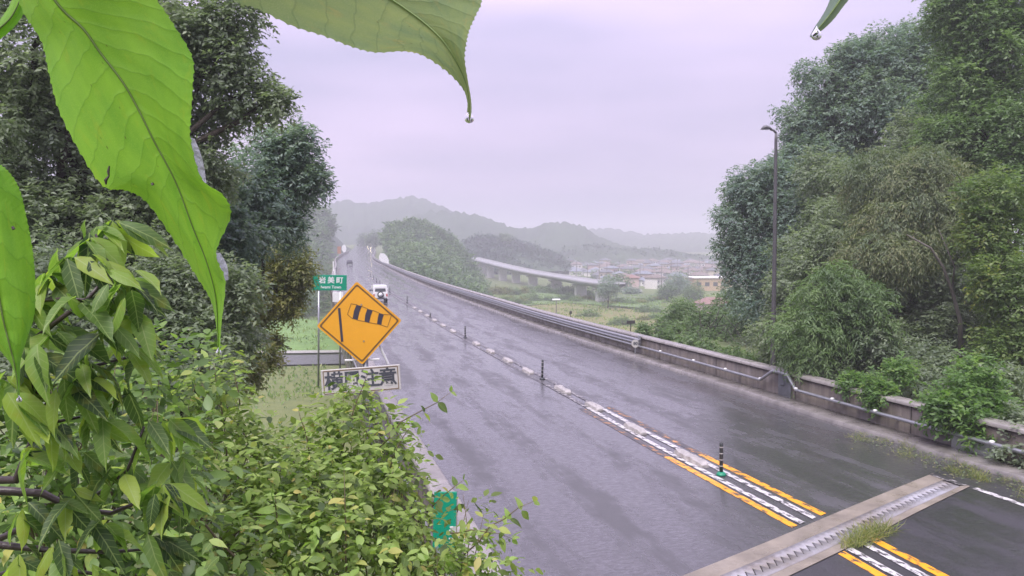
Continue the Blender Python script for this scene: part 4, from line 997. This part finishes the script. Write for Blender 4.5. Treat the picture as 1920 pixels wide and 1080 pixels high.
def bigleaf(label, left, mid, right, d0, mat, depthf, name='leaf', teeth=.9, n=240, na=10, width=1.0, pet=None):
    L, Md, Rr = resample(left, n), resample(mid, n), resample(right, n)
    V, UV = [], []; tt = np.linspace(0, 1, n); ln = np.cumsum(np.r_[0, np.hypot(*np.diff(Md, axis=0).T)]); asp = ln[-1]
    for i in range(n):
        for j in range(-na, na+1):
            v = j/na; e = L[i] if v < 0 else Rr[i]; a = abs(v)
            q = Md[i]*(1-a) + e*a
            if a == 1: q = q + unit((e - Md[i])[None])[0] * teeth * (2.6 if i % 5 == 3 else (1.2 if i % 5 == 2 else (-.3 if i % 5 == 4 else 0))) * min(1, np.hypot(*(e-Md[i]))/25)
            u = tt[i]; ph = u*9.0 - a**1.3*1.7; tri = abs((ph % 1)-.5)*2
            dd = d0 + depthf(u, v) + .0007*tri**3*min(1, np.hypot(*(e-Md[i]))/60)*(a < 1)
            V.append(P(q[0], q[1], dd)); UV.append((u*asp/450., v*1.0))
    V = np.array(V); k = 2*na+1
    i = (np.arange(n-1)[:, None]*k + np.arange(k-1)).ravel(); F = np.stack([i, i+1, i+k+1, i+k], -1)
    top = V[na]; t = thing(name, label, 'leaf', top)
    UV = np.array(UV); 
    put('blade', V, F, mat, t, uv=np.stack([UV[:, 0]*450./asp, UV[:, 1]], -1) if False else UV, smooth=True)
    mr = [tuple(V[q*k+na] + np.array([0, -.0008, 0])) for q in range(0, n, 4)]
    MB().tube(mr, list(np.linspace(.0009, .0002, len(mr))), 6).build('midrib', M['midrib'], t, smooth=True)
    a = V[na]; b2 = V[3*k+na]; dr = unit((a - b2)[None])[0]
    MB().tube([tuple(a), tuple(a + dr*.02 + np.array([0, 0, .004])), tuple(a + dr*.03 + np.array([0, 0, .03]))], [.0013, .0014, .0016], 7).build('petiole', M['midrib'], t, smooth=True)
    return t, V.reshape(n, k, 3)
t1, V1 = bigleaf('huge bright green serrated leaf hanging across the upper left with a long drip tip',
    [(30, -150), (5, -90), (25, -30), (45, 25), (78, 78), (93, 141), (111, 207), (148, 281), (193, 348), (237, 357), (274, 378), (322, 443), (370, 520), (396, 565), (406, 617), (408, 664)],
    [(40, -155), (62, -95), (85, -30), (118, 18), (158, 55), (190, 100), (232, 155), (262, 208), (290, 265), (312, 305), (335, 352), (362, 425), (388, 490), (405, 555), (409, 617), (410, 665)],
    [(60, -150), (160, -110), (240, -60), (293, 0), (326, 48), (360, 108), (361, 160), (358, 215), (357, 262), (378, 335), (418, 366), (432, 405), (405, 474), (422, 528), (415, 610), (412, 664)],
    .42, BL1, lambda u, v: .02*u - .018*v*abs(v) + .012*math.sin(u*9)*v*v + .01*(1-abs(v)))
for (a, b, c, d) in (((357, 258), (363, 300), (379, 342), 5), ((405, 474), (408, 500), (421, 526), 6)):
    A, B, Cc = [P(*q, .435) for q in (a, b, c)]; mb = MB(); n_ = 9; V = []
    for i in range(n_):
        s = i/(n_-1); q = A*(1-s)**2 + 2*B*s*(1-s) + Cc*s*s; w = math.sin(math.pi*s)*d/FPX*.43
        V += [tuple(q), tuple(q + np.array([w*.7, .002, .1*w])), tuple(q + np.array([w*1.3, .006, .35*w]))]
    mb.add(V, [(i*3+k, i*3+k+1, i*3+k+4, i*3+k+3) for i in range(n_-1) for k in range(2)]).build('curled_edge', M['paleunder'], t1, smooth=True)
t2, V2 = bigleaf('large muted green leaf hanging from the top centre with a long drip tip',
    [(330, -230), (350, -140), (380, -60), (441, 2), (481, 15), (548, 48), (607, 67), (659, 87), (704, 98), (756, 96), (793, 104), (837, 133), (867, 165), (876, 190), (876, 210), (879, 228)],
    [(330, -235), (400, -200), (470, -165), (540, -125), (600, -90), (655, -55), (705, -20), (750, 10), (785, 35), (812, 58), (835, 83), (855, 115), (872, 150), (879, 182), (880, 208), (880, 230)],
    [(335, -240), (450, -280), (580, -275), (690, -240), (780, -180), (845, -110), (885, -50), (902, 0), (892, 28), (880, 55), (874, 80), (871, 110), (877, 150), (883, 185), (884, 210), (881, 228)],
    .46, BL2, lambda u, v: .01*math.sin(u*6) - .012*v + .008*(1-abs(v)), teeth=1.0)
t3, V3 = bigleaf('bright green leaf with a drip tip cut off by the left edge',
    [(-30, 300), (-70, 330), (-100, 400), (-115, 470), (-105, 540), (-70, 600), (-20, 640), (10, 668), (26, 695), (31, 722), (33, 750)],
    [(-25, 300), (-22, 350), (-18, 410), (-12, 470), (-4, 530), (6, 590), (18, 640), (27, 675), (32, 700), (35, 725), (36, 752)],
    [(-20, 300), (10, 316), (35, 352), (50, 410), (61, 470), (66, 530), (64, 590), (48, 643), (39, 676), (37, 713), (37, 750)],
    .40, BL1, lambda u, v: .01*u + .012*v*v, teeth=.6)
t4, V4 = bigleaf('dark grey-green narrow leaf tip hanging at the top right of centre',
    [(1640, -170), (1600, -120), (1575, -60), (1561, -15), (1551, 12), (1540, 32), (1528, 50), (1518, 68)],
    [(1650, -172), (1640, -120), (1610, -60), (1585, -15), (1568, 10), (1552, 32), (1537, 50), (1519, 69)],
    [(1660, -170), (1680, -110), (1645, -55), (1605, -15), (1583, 10), (1565, 34), (1545, 54), (1521, 71)],
    .45, BL3, lambda u, v: .008*v*v, teeth=.3, n=90, na=6)
t5, V5 = bigleaf('small green leaf fragment at the top left corner',
    [(-60, 90), (-40, 75), (-15, 55), (5, 30), (20, 5), (35, -40), (50, -90)],
    [(-62, 95), (-35, 80), (-5, 58), (18, 38), (34, 12), (50, -35), (52, -92)],
    [(-58, 96), (-25, 90), (10, 66), (35, 40), (50, 12), (62, -30), (55, -90)],
    .50, BL1, lambda u, v: .01*v*v, teeth=.5, n=80, na=5)
MB().tube([tuple(P(*q)) for q in ((205, 311, .4275), (203, 322, .4275), (204, 330, .4275), (198, 338, .4275), (199, 346, .4275))], [.0004, .0008, .0005, .0010, .0004], 6).build('scar', M['twig'], t1)
MB().tube([tuple(P(*q)) for q in ((285, 343, .43), (287, 347, .43))], [.0007, .0009], 6).build('scar', M['twig'], t1)
MB().tube([tuple(P(*q)) for q in ((23, 425, .397), (26, 430, .397))], [.0007, .0009], 6).build('scar', M['twig'], t3)
# water drops
wm = bpy.data.materials.new('water'); wm.use_nodes = True; wb = wm.node_tree.nodes['Principled BSDF']
wb.inputs['Transmission Weight'].default_value = 1; wb.inputs['IOR'].default_value = 1.33; wb.inputs['Roughness'].default_value = 0
for (px, py, d, r, lb) in ((410, 661, .445, 5.5, 'clear water drop at the tip of the huge bright leaf'), (880, 222, .465, 9, 'clear water drop hanging from the top centre leaf tip'),
                           (36, 750, .41, 5, 'clear water drop at the tip of the leaf on the left edge'), (1531, 66, .449, 9.5, 'clear water drop on the narrow leaf tip at top right')):
    rr = r/FPX*d; prof = [(.02*rr, 1.8*rr), (.25*rr, 1.35*rr), (.6*rr, .8*rr), (.9*rr, .3*rr), (rr, -.1*rr), (.9*rr, -.5*rr), (.6*rr, -.82*rr), (.02*rr, -1.0*rr)]
    o = MB().lathe(prof, 20).build('water_drop', wm, smooth=True); o.location = P(px, py, d).tolist(); tag(o, lb, 'water drop')

# ---------------------------------------------------------------- weeds and litter on the road
F_grass = leafmat('grass_blades', [(.06, .09, .02), (.11, .14, .035), (.17, .18, .06), (.22, .20, .09)], .4)
def tuft(name, label, pts, nb, L, seed, mat=None, cat='weeds'):
    g = np.random.default_rng(seed); base = np.array([pos(y, o, .0) for y, o in pts]); c = base.mean(0)
    idx = g.integers(len(base), size=nb); p = base[idx] + g.normal(size=(nb, 3))*np.array([.10, .10, 0]); p[:, 2] = c[2] + .02
    d = np.array([0, 0, .8]) + g.normal(size=(nb, 3))*np.array([.8, .8, .25]); d[:, 2] = np.abs(d[:, 2])
    V, F, ti = leaves((np.array([(-.02, 0, 0), (.02, 0, 0), (.012, .6, -.08), (-.012, .6, -.08), (0, 1, -.3)]), np.array([(0, 1, 2), (0, 2, 3), (3, 2, 4)])), p, d, g.normal(size=(nb, 3)) + np.array([0, 0, 1]), L*(.5+.8*g.random(nb)), g.random(nb))
    o = put(name, V, F, mat or F_grass, tint=ti); tag(o, label, cat, kind='stuff'); return o
tuft('grass_tuft', 'tuft of yellowish grass growing out of the road joint', [(13.05 + .47*o, o + 0) for o in np.linspace(-.15, 1.0, 12)], 700, .26, 51)
tuft('roadside_weeds', 'thin green weeds along the foot of the right parapet', [(y, o) for y, o in zip(np.linspace(13.0, 19.5, 26), 5.4 + .5*np.sin(np.arange(26)))], 1300, .17, 52)
tuft('roadside_weeds', 'small yellow weeds by the end of the white edge line', [(15.6, 5.2), (15.9, 5.4), (16.1, 5.0), (15.4, 5.1)], 260, .2, 53)
g = np.random.default_rng(54); nb = 900; yy = g.uniform(12.5, 19.5, nb); oo = 5.5 + g.normal(size=nb)*.35
p = pos(yy, oo, .02); p[:, 2] += g.random(nb)*.03
V, F, ti = leaves(CARD, p, g.normal(size=(nb, 3))*np.array([1, 1, .15]), np.array([0, 0, 1]) + g.normal(size=(nb, 3))*.35, .03 + .07*g.random(nb), g.random(nb))
tag(put('leaf_litter', V, F, F_brown, tint=ti), 'dead leaves and dirt gathered along the right kerb', 'leaf litter', kind='stuff')
tag(MB().box(tuple(pos(14.6, 5.7, .03)), (.06, .12, .04), .7, .01).build('litter', pmat('teal_litter', (.05, .4, .33), .4)), 'small teal scrap of litter on the right shoulder', 'litter')

# ---------------------------------------------------------------- hills
def ridge(name, pts, d, depth, zb, seed, bump=3.0, step=1.0, mat='hill'):
    """hill whose crest passes through the photo points; falls off before and behind"""
    g = np.random.default_rng(seed); xs_ = np.array([P(a, b, d)[0] for a, b in pts]); zs = np.array([P(a, b, d)[2] for a, b in pts])
    n = int((xs_[-1]-xs_[0])/step/2)+2; X = np.linspace(xs_[0], xs_[-1], n); Z = np.interp(X, xs_, zs)
    rows = 36; V = []
    for j in range(rows):
        t = (j/(rows-1))*2 - 1                        # -1 front foot, 0 crest, 1 back foot
        prof = (1 - abs(t)**1.25); w = lnoise(X*1.0, np.full_like(X, t*depth), depth*.35, seed)
        zz = zb + (Z - zb)*np.clip(prof + .10*w*(1-abs(t))*abs(t)*3, 0, 1.3) + (g.random(n)**2)*bump*(.5 if abs(t) < .02 else 1)*(abs(t) < .98)
        zz = zz - (bump*.3 if abs(t) < .02 else 0)
        Yr = np.full(n, d + t*depth) + lnoise(X, X*0, depth*.4, seed+3)*depth*.08; Xr = X*(1 + t*depth/d)
        yk = np.clip(Yr, 8, 600); oo_ = np.abs(Xr - herm(KX, yk)) + np.clip(Yr - 620, 0, 1e4)
        zz = np.minimum(zz, herm(KZ, yk) - 1.2 + np.clip(oo_ - 9, 0, 1e4)*1.1)
        V.append(np.stack([Xr, Yr, zz], -1))
    V = np.array(V).reshape(-1, 3); i = (np.arange(rows-1)[:, None]*n + np.arange(n-1)).ravel()
    return struct(put(name, V, np.stack([i, i+1, i+n+1, i+n], -1), M[mat]))
ridge('far_hill', [(380, 440), (450, 410), (560, 392), (600, 386), (650, 378), (690, 383), (730, 376), (770, 370), (795, 374), (820, 386), (860, 400), (950, 430), (1050, 450), (1150, 470)], 790, 130, -5, 61, 3.2, 1.3)
ridge('middle_hill', [(700, 450), (740, 425), (780, 404), (810, 399), (860, 400), (900, 406), (940, 420), (960, 431), (1000, 429), (1030, 421), (1065, 420), (1095, 429), (1120, 447), (1160, 462), (1230, 478)], 655, 75, -8, 62, 3, 1.1)
ridge('pale_hill', [(1000, 450), (1080, 434), (1130, 430), (1170, 436), (1205, 442), (1260, 441), (1300, 438), (1340, 441), (1440, 446), (1600, 440), (1800, 452), (2100, 460)], 1080, 200, -5, 63, 4, 2)
ridge('tree_line_hill', [(1030, 484), (1060, 466), (1110, 462), (1150, 467), (1190, 468), (1230, 470), (1290, 480), (1340, 484), (1420, 486), (1600, 488), (1800, 492)], 570, 40, -9, 64, 2.5, 1)
def hillslope(name, pts, d, depth, zb, seed, mat='hill'): return ridge(name, pts, d, depth, zb, seed, 1.0, 1.5, mat)
hillslope('left_hill', [(200, 430), (300, 400), (480, 400), (550, 402), (600, 405), (635, 420), (655, 436), (668, 449), (676, 456)], 420, 110, -6, 65)
hillslope('right_hill', [(697, 466), (705, 458), (725, 448), (750, 434), (785, 431), (812, 444), (840, 464), (868, 492), (892, 516)], 330, 75, -8, 66)
hillslope('copse_rise', [(850, 505), (870, 470), (890, 456), (930, 455), (980, 466), (1020, 480), (1050, 492), (1070, 508)], 470, 50, -10, 67)

# woods standing on the near hills: crowns of leaf cards joined into one mass each
def wood(name, label, outline, dfun, n, r_m, leaf, mat, seed, bottom, cover=.55):
    g = np.random.default_rng(seed); xs_ = np.array([p[0] for p in outline]); tops = np.array([p[1] for p in outline]); bots = np.array([p[1] for p in bottom]); bx = np.array([p[0] for p in bottom])
    cl = []
    for i in range(n):
        px = g.uniform(xs_[0], xs_[-1]); top = np.interp(px, xs_, tops); bo = np.interp(px, bx, bots)
        f_ = 0 if i < n*.3 else g.random()
        d = dfun(f_); r = r_m*g.uniform(.45, 1.4); py = top + r/d*FPX*.85 + f_*(max(bo - top, 4))
        q_ = P(px, py, d)
        if abs(q_[0] - herm(KX, min(q_[1], 600))) < 9 + r and d < 640: continue
        cl.append((q_, r))
    V, F, ti = foliage(cl, leaf, g, m=5, cover=cover, T=CARD, droop=.1, tl=leaf*1.2, shell=(.75, 1.05), squash=.9)
    return tag(put(name, V, F, mat, tint=ti), label, 'wood', kind='stuff')
F_hill = leafmat('hill_foliage', [(.015, .035, .02), (.04, .075, .035), (.08, .13, .05), (.13, .18, .07)], .3)
wood('wood', 'hazy wooded hill left of the far end of the road', [(470, 410), (560, 392), (600, 398), (635, 414), (655, 430), (672, 448), (678, 456)], lambda f: 330 - 150*f, 330, 5.5, 1.3, F_hill, 71, [(470, 520), (560, 560), (600, 530), (625, 500), (650, 468), (678, 458)])
wood('wood', 'wooded hill close right of the far road', [(695, 458), (702, 442), (715, 440), (728, 430), (745, 418), (762, 420), (785, 415), (808, 428), (822, 434), (840, 448), (862, 474), (880, 506), (898, 532)], lambda f: 310 - 130*f, 420, 4.5, 1.1, F_hill, 72, [(695, 458), (715, 480), (760, 505), (820, 530), (870, 548), (905, 556)])
wood('wood', 'dark blue-grey wood behind the curved viaduct', [(868, 470), (880, 450), (900, 445), (930, 447), (960, 452), (1000, 466), (1040, 478), (1062, 496), (1070, 515)], lambda f: 460 - 40*f, 260, 6, 1.6, leafmat('far_foliage', [(.012, .03, .022), (.025, .05, .035), (.04, .075, .045)], .3), 73, [(868, 480), (900, 495), (1000, 512), (1070, 522)])
wood('wood', 'line of dark trees along the low ridge behind the far town', [(1060, 466), (1120, 460), (1160, 468), (1230, 468), (1290, 480), (1340, 484), (1500, 486)], lambda f: 565 - 20*f, 230, 4, 1.6, leafmat('far_foliage_b', [(.012, .03, .022), (.025, .05, .035), (.04, .075, .045)], .3), 74, [(1060, 478), (1340, 490), (1500, 492)], .5)
g = np.random.default_rng(75)
def lone(label, px, py, r, d, mat, seed, name='tree', cat='tree', leaf=None, group=None):
    if cat == 'bush':
        q = P(px, py, d); zt = float(terrain(q[0], q[1])) + r/FPX*d*.55
        for _ in range(6):
            a = P(px, py, 1.); d = (zt - H)/(a[2] - H); q = P(px, py, d); zt = float(terrain(q[0], q[1])) + r/FPX*d*.55
        return tree(label, [(px, py, r*.9, d), (px - r*1.0, py + r*.25, r*.6, d), (px + r*1.1, py + r*.3, r*.55, d)], mat, leaf or max(.25, d*.0022), base=P(px, py, d)[:2], seed=seed, cover=.8, m=5, name=name, cat=cat, group=group, trunk=False)
    return tree(label, [(px, py, r, d), (px - r*.6, py + r*.4, r*.6, d), (px + r*.6, py + r*.3, r*.6, d)], mat, leaf or max(.25, d*.0022), base=P(px, py, d)[:2], trunk_r=.15, seed=seed, cover=.7, m=5, name=name, cat=cat, group=group)
lone('tall dark conifer standing above the wood behind the viaduct', 945, 446, 7, 455, F_hill, 81)
lone('dark round tree in the fields just right of the viaduct end', 1140, 537, 15, 200, F_hazeblue, 82)
lone('rounded tree by the left end of the curved viaduct', 850, 468, 17, 400, F_hazeblue, 83)
lone('dark bushes in the field below the viaduct', 1040, 540, 10, 235, F_hill, 84, 'bush', 'bush')
lone('small dark bush in the middle of the fields', 1082, 553, 9, 190, F_mid, 85, 'bush', 'bush')
lone('round bush at the right of the pale field path', 1184, 546, 9, 200, F_hazeblue, 86, 'bush', 'bush')
lone('low green bush on the near yellow field', 1105, 592, 12, 125, F_mid, 87, 'bush', 'bush')
lone('green bush near the parapet at the field edge', 1165, 606, 14, 110, F_mid, 88, 'bush', 'bush')
lone('green bush at the right edge of the yellow field', 1215, 582, 14, 130, F_mid, 89, 'bush', 'bush')
lone('dark bush beside the left viaduct piers', 900, 556, 16, 210, F_hill, 90, 'bush', 'bush')
lone('low bush in the field under the viaduct', 995, 560, 12, 200, F_mid, 91, 'bush', 'bush')
lone('tree standing in front of the town at right', 1270, 530, 18, 260, F_hazeblue, 92)
lone('tree left of the tan building', 1300, 545, 14, 230, F_mid, 93)
lone('dark tree cluster between the town and the right shrubs', 1250, 545, 12, 230, F_hill, 94)
lone('dark trees at the top of the road beside the truck', 700, 446, 9, 400, F_hill, 95)
lone('dark tree clump above the truck at the road end', 683, 447, 6, 480, F_hill, 96)

gb = np.random.default_rng(97)
rows_ = [((940, 562), (1000, 572), 5), ((1020, 565), (1130, 563), 8), ((1130, 572), (1240, 566), 9), ((1090, 556), (1110, 553), 2), ((1200, 600), (1240, 600), 3), ((930, 548), (1000, 545), 5), ((1010, 548), (1080, 545), 4)]
kb_ = 0
for (a_, b_, n_) in rows_:
    for i_ in range(n_):
        t_ = (i_ + gb.uniform(0, .8)) / n_; px_ = a_[0] + (b_[0]-a_[0])*t_; py_ = a_[1] + (b_[1]-a_[1])*t_ + gb.normal()*2
        lone('low bush in the hedge rows of the hazy fields', px_, py_, gb.uniform(4, 8), 180, (F_hill, F_mid, F_olive)[int(gb.integers(3))], 300 + kb_, 'bush', 'bush', group='bushes of the field hedge rows'); kb_ += 1
# ---------------------------------------------------------------- fields, paths, country road
def patch(name, pts_px, z, col, dz=.3, col2=None, sc=.2):
    sc = sc*4; col2 = col2 or tuple(c*.6 for c in col)
    V = []
    for a, b in pts_px:
        q = PZ(a, b, z); V.append((q[0], q[1], max(float(terrain(q[0], q[1])), z) + dz))
    return struct(MB().add([(v[0], v[1], z+dz+.35) for v in V], [tuple(range(len(V)))]).build(name, pmat(name, col, .9, col2=col2, vscale=sc, bump=.5, bscale=2)))
patch('yellow_field', [(985, 578), (1100, 612), (1225, 640), (1235, 590), (1150, 580), (1060, 572)][::1], -12, (.22, .19, .07), .2, (.12, .14, .05), .25)
patch('green_field', [(930, 556), (985, 577), (1060, 571), (1240, 584), (1240, 566), (1100, 560), (1010, 552)], -12, (.14, .22, .07), .25, (.08, .13, .05), .2)
patch('field_path', [(1108, 549), (1205, 551), (1203, 546), (1112, 545)], -12, (.38, .36, .32), .35, None, .5)
patch('pale_field', [(1150, 566), (1250, 560), (1250, 553), (1140, 557)], -12, (.12, .16, .07), .3, (.08, .12, .05))
patch('yellow_patch', [(1105, 543), (1130, 543), (1128, 537), (1110, 538)], -12, (.35, .32, .08), .4)
patch('green_field', [(480, 664), (650, 664), (640, 610), (560, 602), (480, 610)], -12, (.17, .30, .07), .2, (.11, .20, .05), .12)
patch('country_road', [(480, 694), (680, 690), (680, 672), (480, 675)], -12, (.15, .15, .16), .3, None, .5)
patch('verge', [(380, 1000), (700, 1000), (690, 691), (440, 695.5)], -12, (.17, .19, .06), .15, (.12, .15, .05), .2)
patch('road_kerb', [(480, 674.5), (680, 671.5), (680, 667), (480, 669)], -12, (.42, .41, .38), .55, None, .5)

gm = np.random.default_rng(120)
F_meadow = leafmat('meadow_grass', [(.05, .09, .03), (.10, .16, .045), (.15, .21, .06), (.20, .22, .08)], .4)
def meadow(label, x0, x1, y0, y1, n, L, zt):
    p = np.stack([gm.uniform(x0, x1, n), gm.uniform(y0, y1, n), np.zeros(n)], -1)
    keep = (lnoise(p[:, 0], p[:, 1], 5, 3) + gm.normal(size=n)*.35 > -.1) & (np.abs(p[:, 0] - herm(KX, p[:, 1])) > 7.8); p = p[keep]
    p[:, 2] = np.maximum(terrain(p[:, 0], p[:, 1]), zt) - .02; m_ = len(p)
    rd = (p[:, 0] < -8) & (p[:, 1] > 106) & (p[:, 1] < 121); p = p[~rd]; m_ = len(p)
    d = np.array([0, 0, 1.]) + gm.normal(size=(m_, 3))*np.array([.6, .6, .1])
    V, F, ti = leaves(CARD, p, d, gm.normal(size=(m_, 3)), L*(.4 + .9*gm.random(m_)), np.clip(.5 + .3*lnoise(p[:, 0], p[:, 1], 9) + gm.normal(size=m_)*.2, 0, 1))
    tag(put('meadow_grass', V, F, F_meadow, tint=ti), label, 'grass', kind='stuff')
meadow('rough grass on the low ground left of the bridge', -75, -8, 22, 175, 26000, .5, -11.5)
meadow('rough grass over the fields right of the bridge', -5, 75, 60, 250, 30000, .55, -11.5)
# viaduct
vp = [P(850, 474, 470), P(880, 482, 430), P(920, 492, 385), P(965, 503, 340), P(1010, 512, 300), P(1060, 520, 262), P(1110, 528, 232), P(1150, 533, 216)]
vp = [np.array(q) for q in vp]; Vd = resample(vp, 40)
vt = thing('viaduct', 'curved pale grey viaduct on white piers crossing the valley', 'viaduct', (Vd[20][0], Vd[20][1], -12))
T_ = np.gradient(Vd, axis=0); T_[:, 2] = 0; T_ = unit(T_); Nn = np.stack([T_[:, 1], -T_[:, 0], 0*T_[:, 0]], -1)
prof = [(-2.5, -1.1), (-3.8, -.3), (-3.8, .35), (-3.5, .35), (-3.5, 0), (3.5, 0), (3.5, .35), (3.8, .35), (3.8, -.3), (2.5, -1.1)]
V = np.array([[Vd[i] + Nn[i]*o + np.array([0, 0, z]) for o, z in prof] for i in range(40)]).reshape(-1, 3)
m_ = len(prof); F = [(i*m_+k, i*m_+(k+1) % m_, i*m_+m_+(k+1) % m_, i*m_+m_+k) for i in range(39) for k in range(m_)]
put('deck', V, F, pmat('viaduct_concrete', (.33, .33, .34), .6), vt)
pw = pmat('pier_white', (.65, .64, .62), .7)
for k in (3, 5, 7, 9, 11, 14, 17, 21, 26, 31, 36):
    q = Vd[k]; z0 = float(terrain(q[0], q[1])) - .5
    MB().box((q[0], q[1], (q[2]-1.1+z0)/2), (3.4, 2.0, max(.5, q[2]-1.1-z0)), math.atan2(T_[k][1], T_[k][0])+math.pi/2, .1).build('pier', pw, vt)
    MB().box((q[0], q[1], q[2]-1.5), (5.4, 2.0, .5), math.atan2(T_[k][1], T_[k][0])+math.pi/2, .1).build('pier_cap', pw, vt)
# field lamp post
q = P(1043, 563, 150); t = thing('field_lamp', 'thin lamp post with a pale head standing in the near field', 'street lamp', (q[0], q[1], -12.2))
MB().tube([(0, 0, 0), (0, 0, q[2]+12.2)], [.12, .08], 8).build('pole', M['kerb'], t, True)
MB().box((0, 0, q[2]+12.3), (1.6, .5, .35), 0, .1).build('lamp_head', M['white'], t, True)

# ---------------------------------------------------------------- town
wallc = {'white': (.74, .71, .70), 'cream': (.52, .45, .36), 'pinkish': (.50, .38, .36), 'grey': (.33, .34, .36)}
roofc = {'dark grey': (.13, .135, .15), 'brown': (.19, .15, .13), 'rust red': (.25, .14, .12), 'blue-grey': (.19, .21, .25)}
WM = {k: pmat('wall_'+k, v, .8, var=.1) for k, v in wallc.items()}; RM = {k: pmat('roof_'+k.replace(' ', '_'), v, .6, var=.2) for k, v in roofc.items()}
def house(wk, rk, w, dp, h, st, label):
    t = thing('house', label, 'house', group='houses of the far town')
    MB().box((0, 0, h/2), (w, dp, h)).build('wall', WM[wk], t, True)
    rh = w*.2; e = .6
    MB().add([(-w/2-e, -dp/2-e, h), (w/2+e, -dp/2-e, h), (w/2+e, dp/2+e, h), (-w/2-e, dp/2+e, h), (-w/2*.5, 0, h+rh), (w/2*.5, 0, h+rh), (-w/2-e, -dp/2-e, h-.2), (w/2+e, -dp/2-e, h-.2), (w/2+e, dp/2+e, h-.2), (-w/2-e, dp/2+e, h-.2)],
             [(0, 1, 5, 4), (1, 2, 5), (2, 3, 4, 5), (3, 0, 4), (6, 7, 1, 0), (7, 8, 2, 1), (8, 9, 3, 2), (9, 6, 0, 3), (9, 8, 7, 6)]).build('roof', RM[rk], t, True)
    for s in range(st):
        for x in (-w*.3, 0, w*.3):
            MB().box((x, -dp/2-.02, 1.4+s*2.7), (1.1, .1, 1.0)).build('window', M['glass'], t, True)
    return t
kinds = []
for wk in wallc:
    for rk in roofc:
        st = 2 if (len(kinds) % 3) else 1
        kinds.append((wk, rk, 8+(len(kinds)*5) % 5, 7.5, 3+2.7*(st-1)+.3, st, f'{wk} {"two" if st == 2 else "one"}-storey house with {rk} roof in the hazy far town'))
g = np.random.default_rng(91); made = {}; placed = []
tries = 0
while len(placed) < 130 and tries < 4000:
    tries += 1
    px = g.uniform(1065, 1420) if g.random() < .8 else g.uniform(1120, 1330); d = g.uniform(290, 530); x = (px-960)/FPX*d
    if px < 1120 and d < 400: continue
    if any((x-a)**2 + (d-b)**2 < 9.5**2 for a, b in placed): continue
    placed.append((x, d)); k = int(g.integers(len(kinds)))
    if k % 4 == 2 and g.random() < .75: k = k - 2
    if g.random() < .45: k = int(g.choice([0, 1, 3]))
    if k not in made: made[k] = o = house(*kinds[k])
    else: o = copy_tree(made[k])
    o.scale = (.72, .72, .72); band = 'front' if d < 360 else ('middle' if d < 440 else 'back'); side = 'left' if px < 1150 else ('centre' if px < 1250 else ('right' if px < 1330 else 'far right'))
    o['label'] = f'{kinds[k][0]} {"two" if kinds[k][5] == 2 else "one"}-storey house, {kinds[k][1]} roof, {band} rows, {side} of the far town'
    o.location = (x, d, float(terrain(x, d)) - .1); o.rotation_euler = (0, 0, g.choice([0, .3, -.3, 1.57, .8]) + g.normal()*.1)
g2 = np.random.default_rng(92)
for i in range(46):                                   # garden trees between the houses
    px = g2.uniform(1075, 1420); d = g2.uniform(270, 520); q = ((px-960)/FPX*d, d); z = float(terrain(*q)); r = g2.uniform(1.5, 3.2)
    t = thing('town_tree', 'dark garden tree among the houses of the far town', 'tree', (q[0], q[1], z), group='garden trees of the far town')
    V, F, ti = foliage([(np.array([q[0], q[1], z+r*1.1]), r), (np.array([q[0]+r*.6, q[1], z+r*.8]), r*.6)], 1.0, g2, m=4, cover=.7, tl=1.0, shell=(.6, 1.05))
    put('crown', V, F, F_hill, t, tint=ti); MB().tube([(q[0], q[1], z-.2), (q[0], q[1], z+r)], .2, 6).build('trunk', M['bark'], t)
for i in range(14):
    px = 1085 + i*19 + g2.uniform(-5, 5); d = g2.uniform(270, 430); q = ((px-960)/FPX*d, d); z = float(terrain(*q))
    t = thing('utility_pole', 'thin grey utility pole standing among the houses of the far town', 'utility pole', (q[0], q[1], z), (0, 0, g2.uniform(0, 3)), 'utility poles of the far town')
    MB().tube([(0, 0, -.3), (0, 0, 9)], [.17, .11], 8).build('pole', M['kerb'], t, True); MB().box((0, 0, 8.3), (1.8, .12, .12)).build('crossarm', M['kerb'], t, True)
q = PZ(1328, 543, -12)
t = thing('building', 'long low tan building at the right end of the far town', 'building', (q[0], q[1], -12.2), (0, 0, .1))
MB().box((0, 0, 2.2), (14, 9, 4.6)).build('wall', pmat('tan_wall', (.50, .36, .22), .8), t, True); MB().box((0, 0, 4.7), (15, 10, .5), 0, .1).build('roof', WM['white'], t, True)
for x in (-5, -2, 1, 4): MB().box((x, -4.52, 2.4), (1.6, .1, 1.4)).build('window', M['glass'], t, True)
q = PZ(1335, 586, -12)
t = house('pinkish', 'rust red', 11, 8, 4, 1, 'near house with a rust red roof glimpsed through the right shrubs'); t.scale = (.62, .62, .62); t.location = (q[0], q[1], -12.1); t.rotation_euler = (0, 0, .2)

# ---------------------------------------------------------------- rainy haze
hz = MB().box((330, 1225, 24), (2600, 2650, 76)).build('haze', None); hz['kind'] = 'stuff'
tag(hz, 'thin pale rain haze filling the valley', 'haze')
hm_ = bpy.data.materials.new('haze'); hm_.use_nodes = True; ht = hm_.node_tree; ht.nodes.clear()
ho = N(ht, 'ShaderNodeOutputMaterial'); hv = N(ht, 'ShaderNodeVolumePrincipled')
hv.inputs['Color'].default_value = (.93, .93, .97, 1); hv.inputs['Density'].default_value = .0013; hv.inputs['Anisotropy'].default_value = .35
ht.links.new(hv.outputs[0], ho.inputs['Volume']); hz.data.materials.append(hm_)
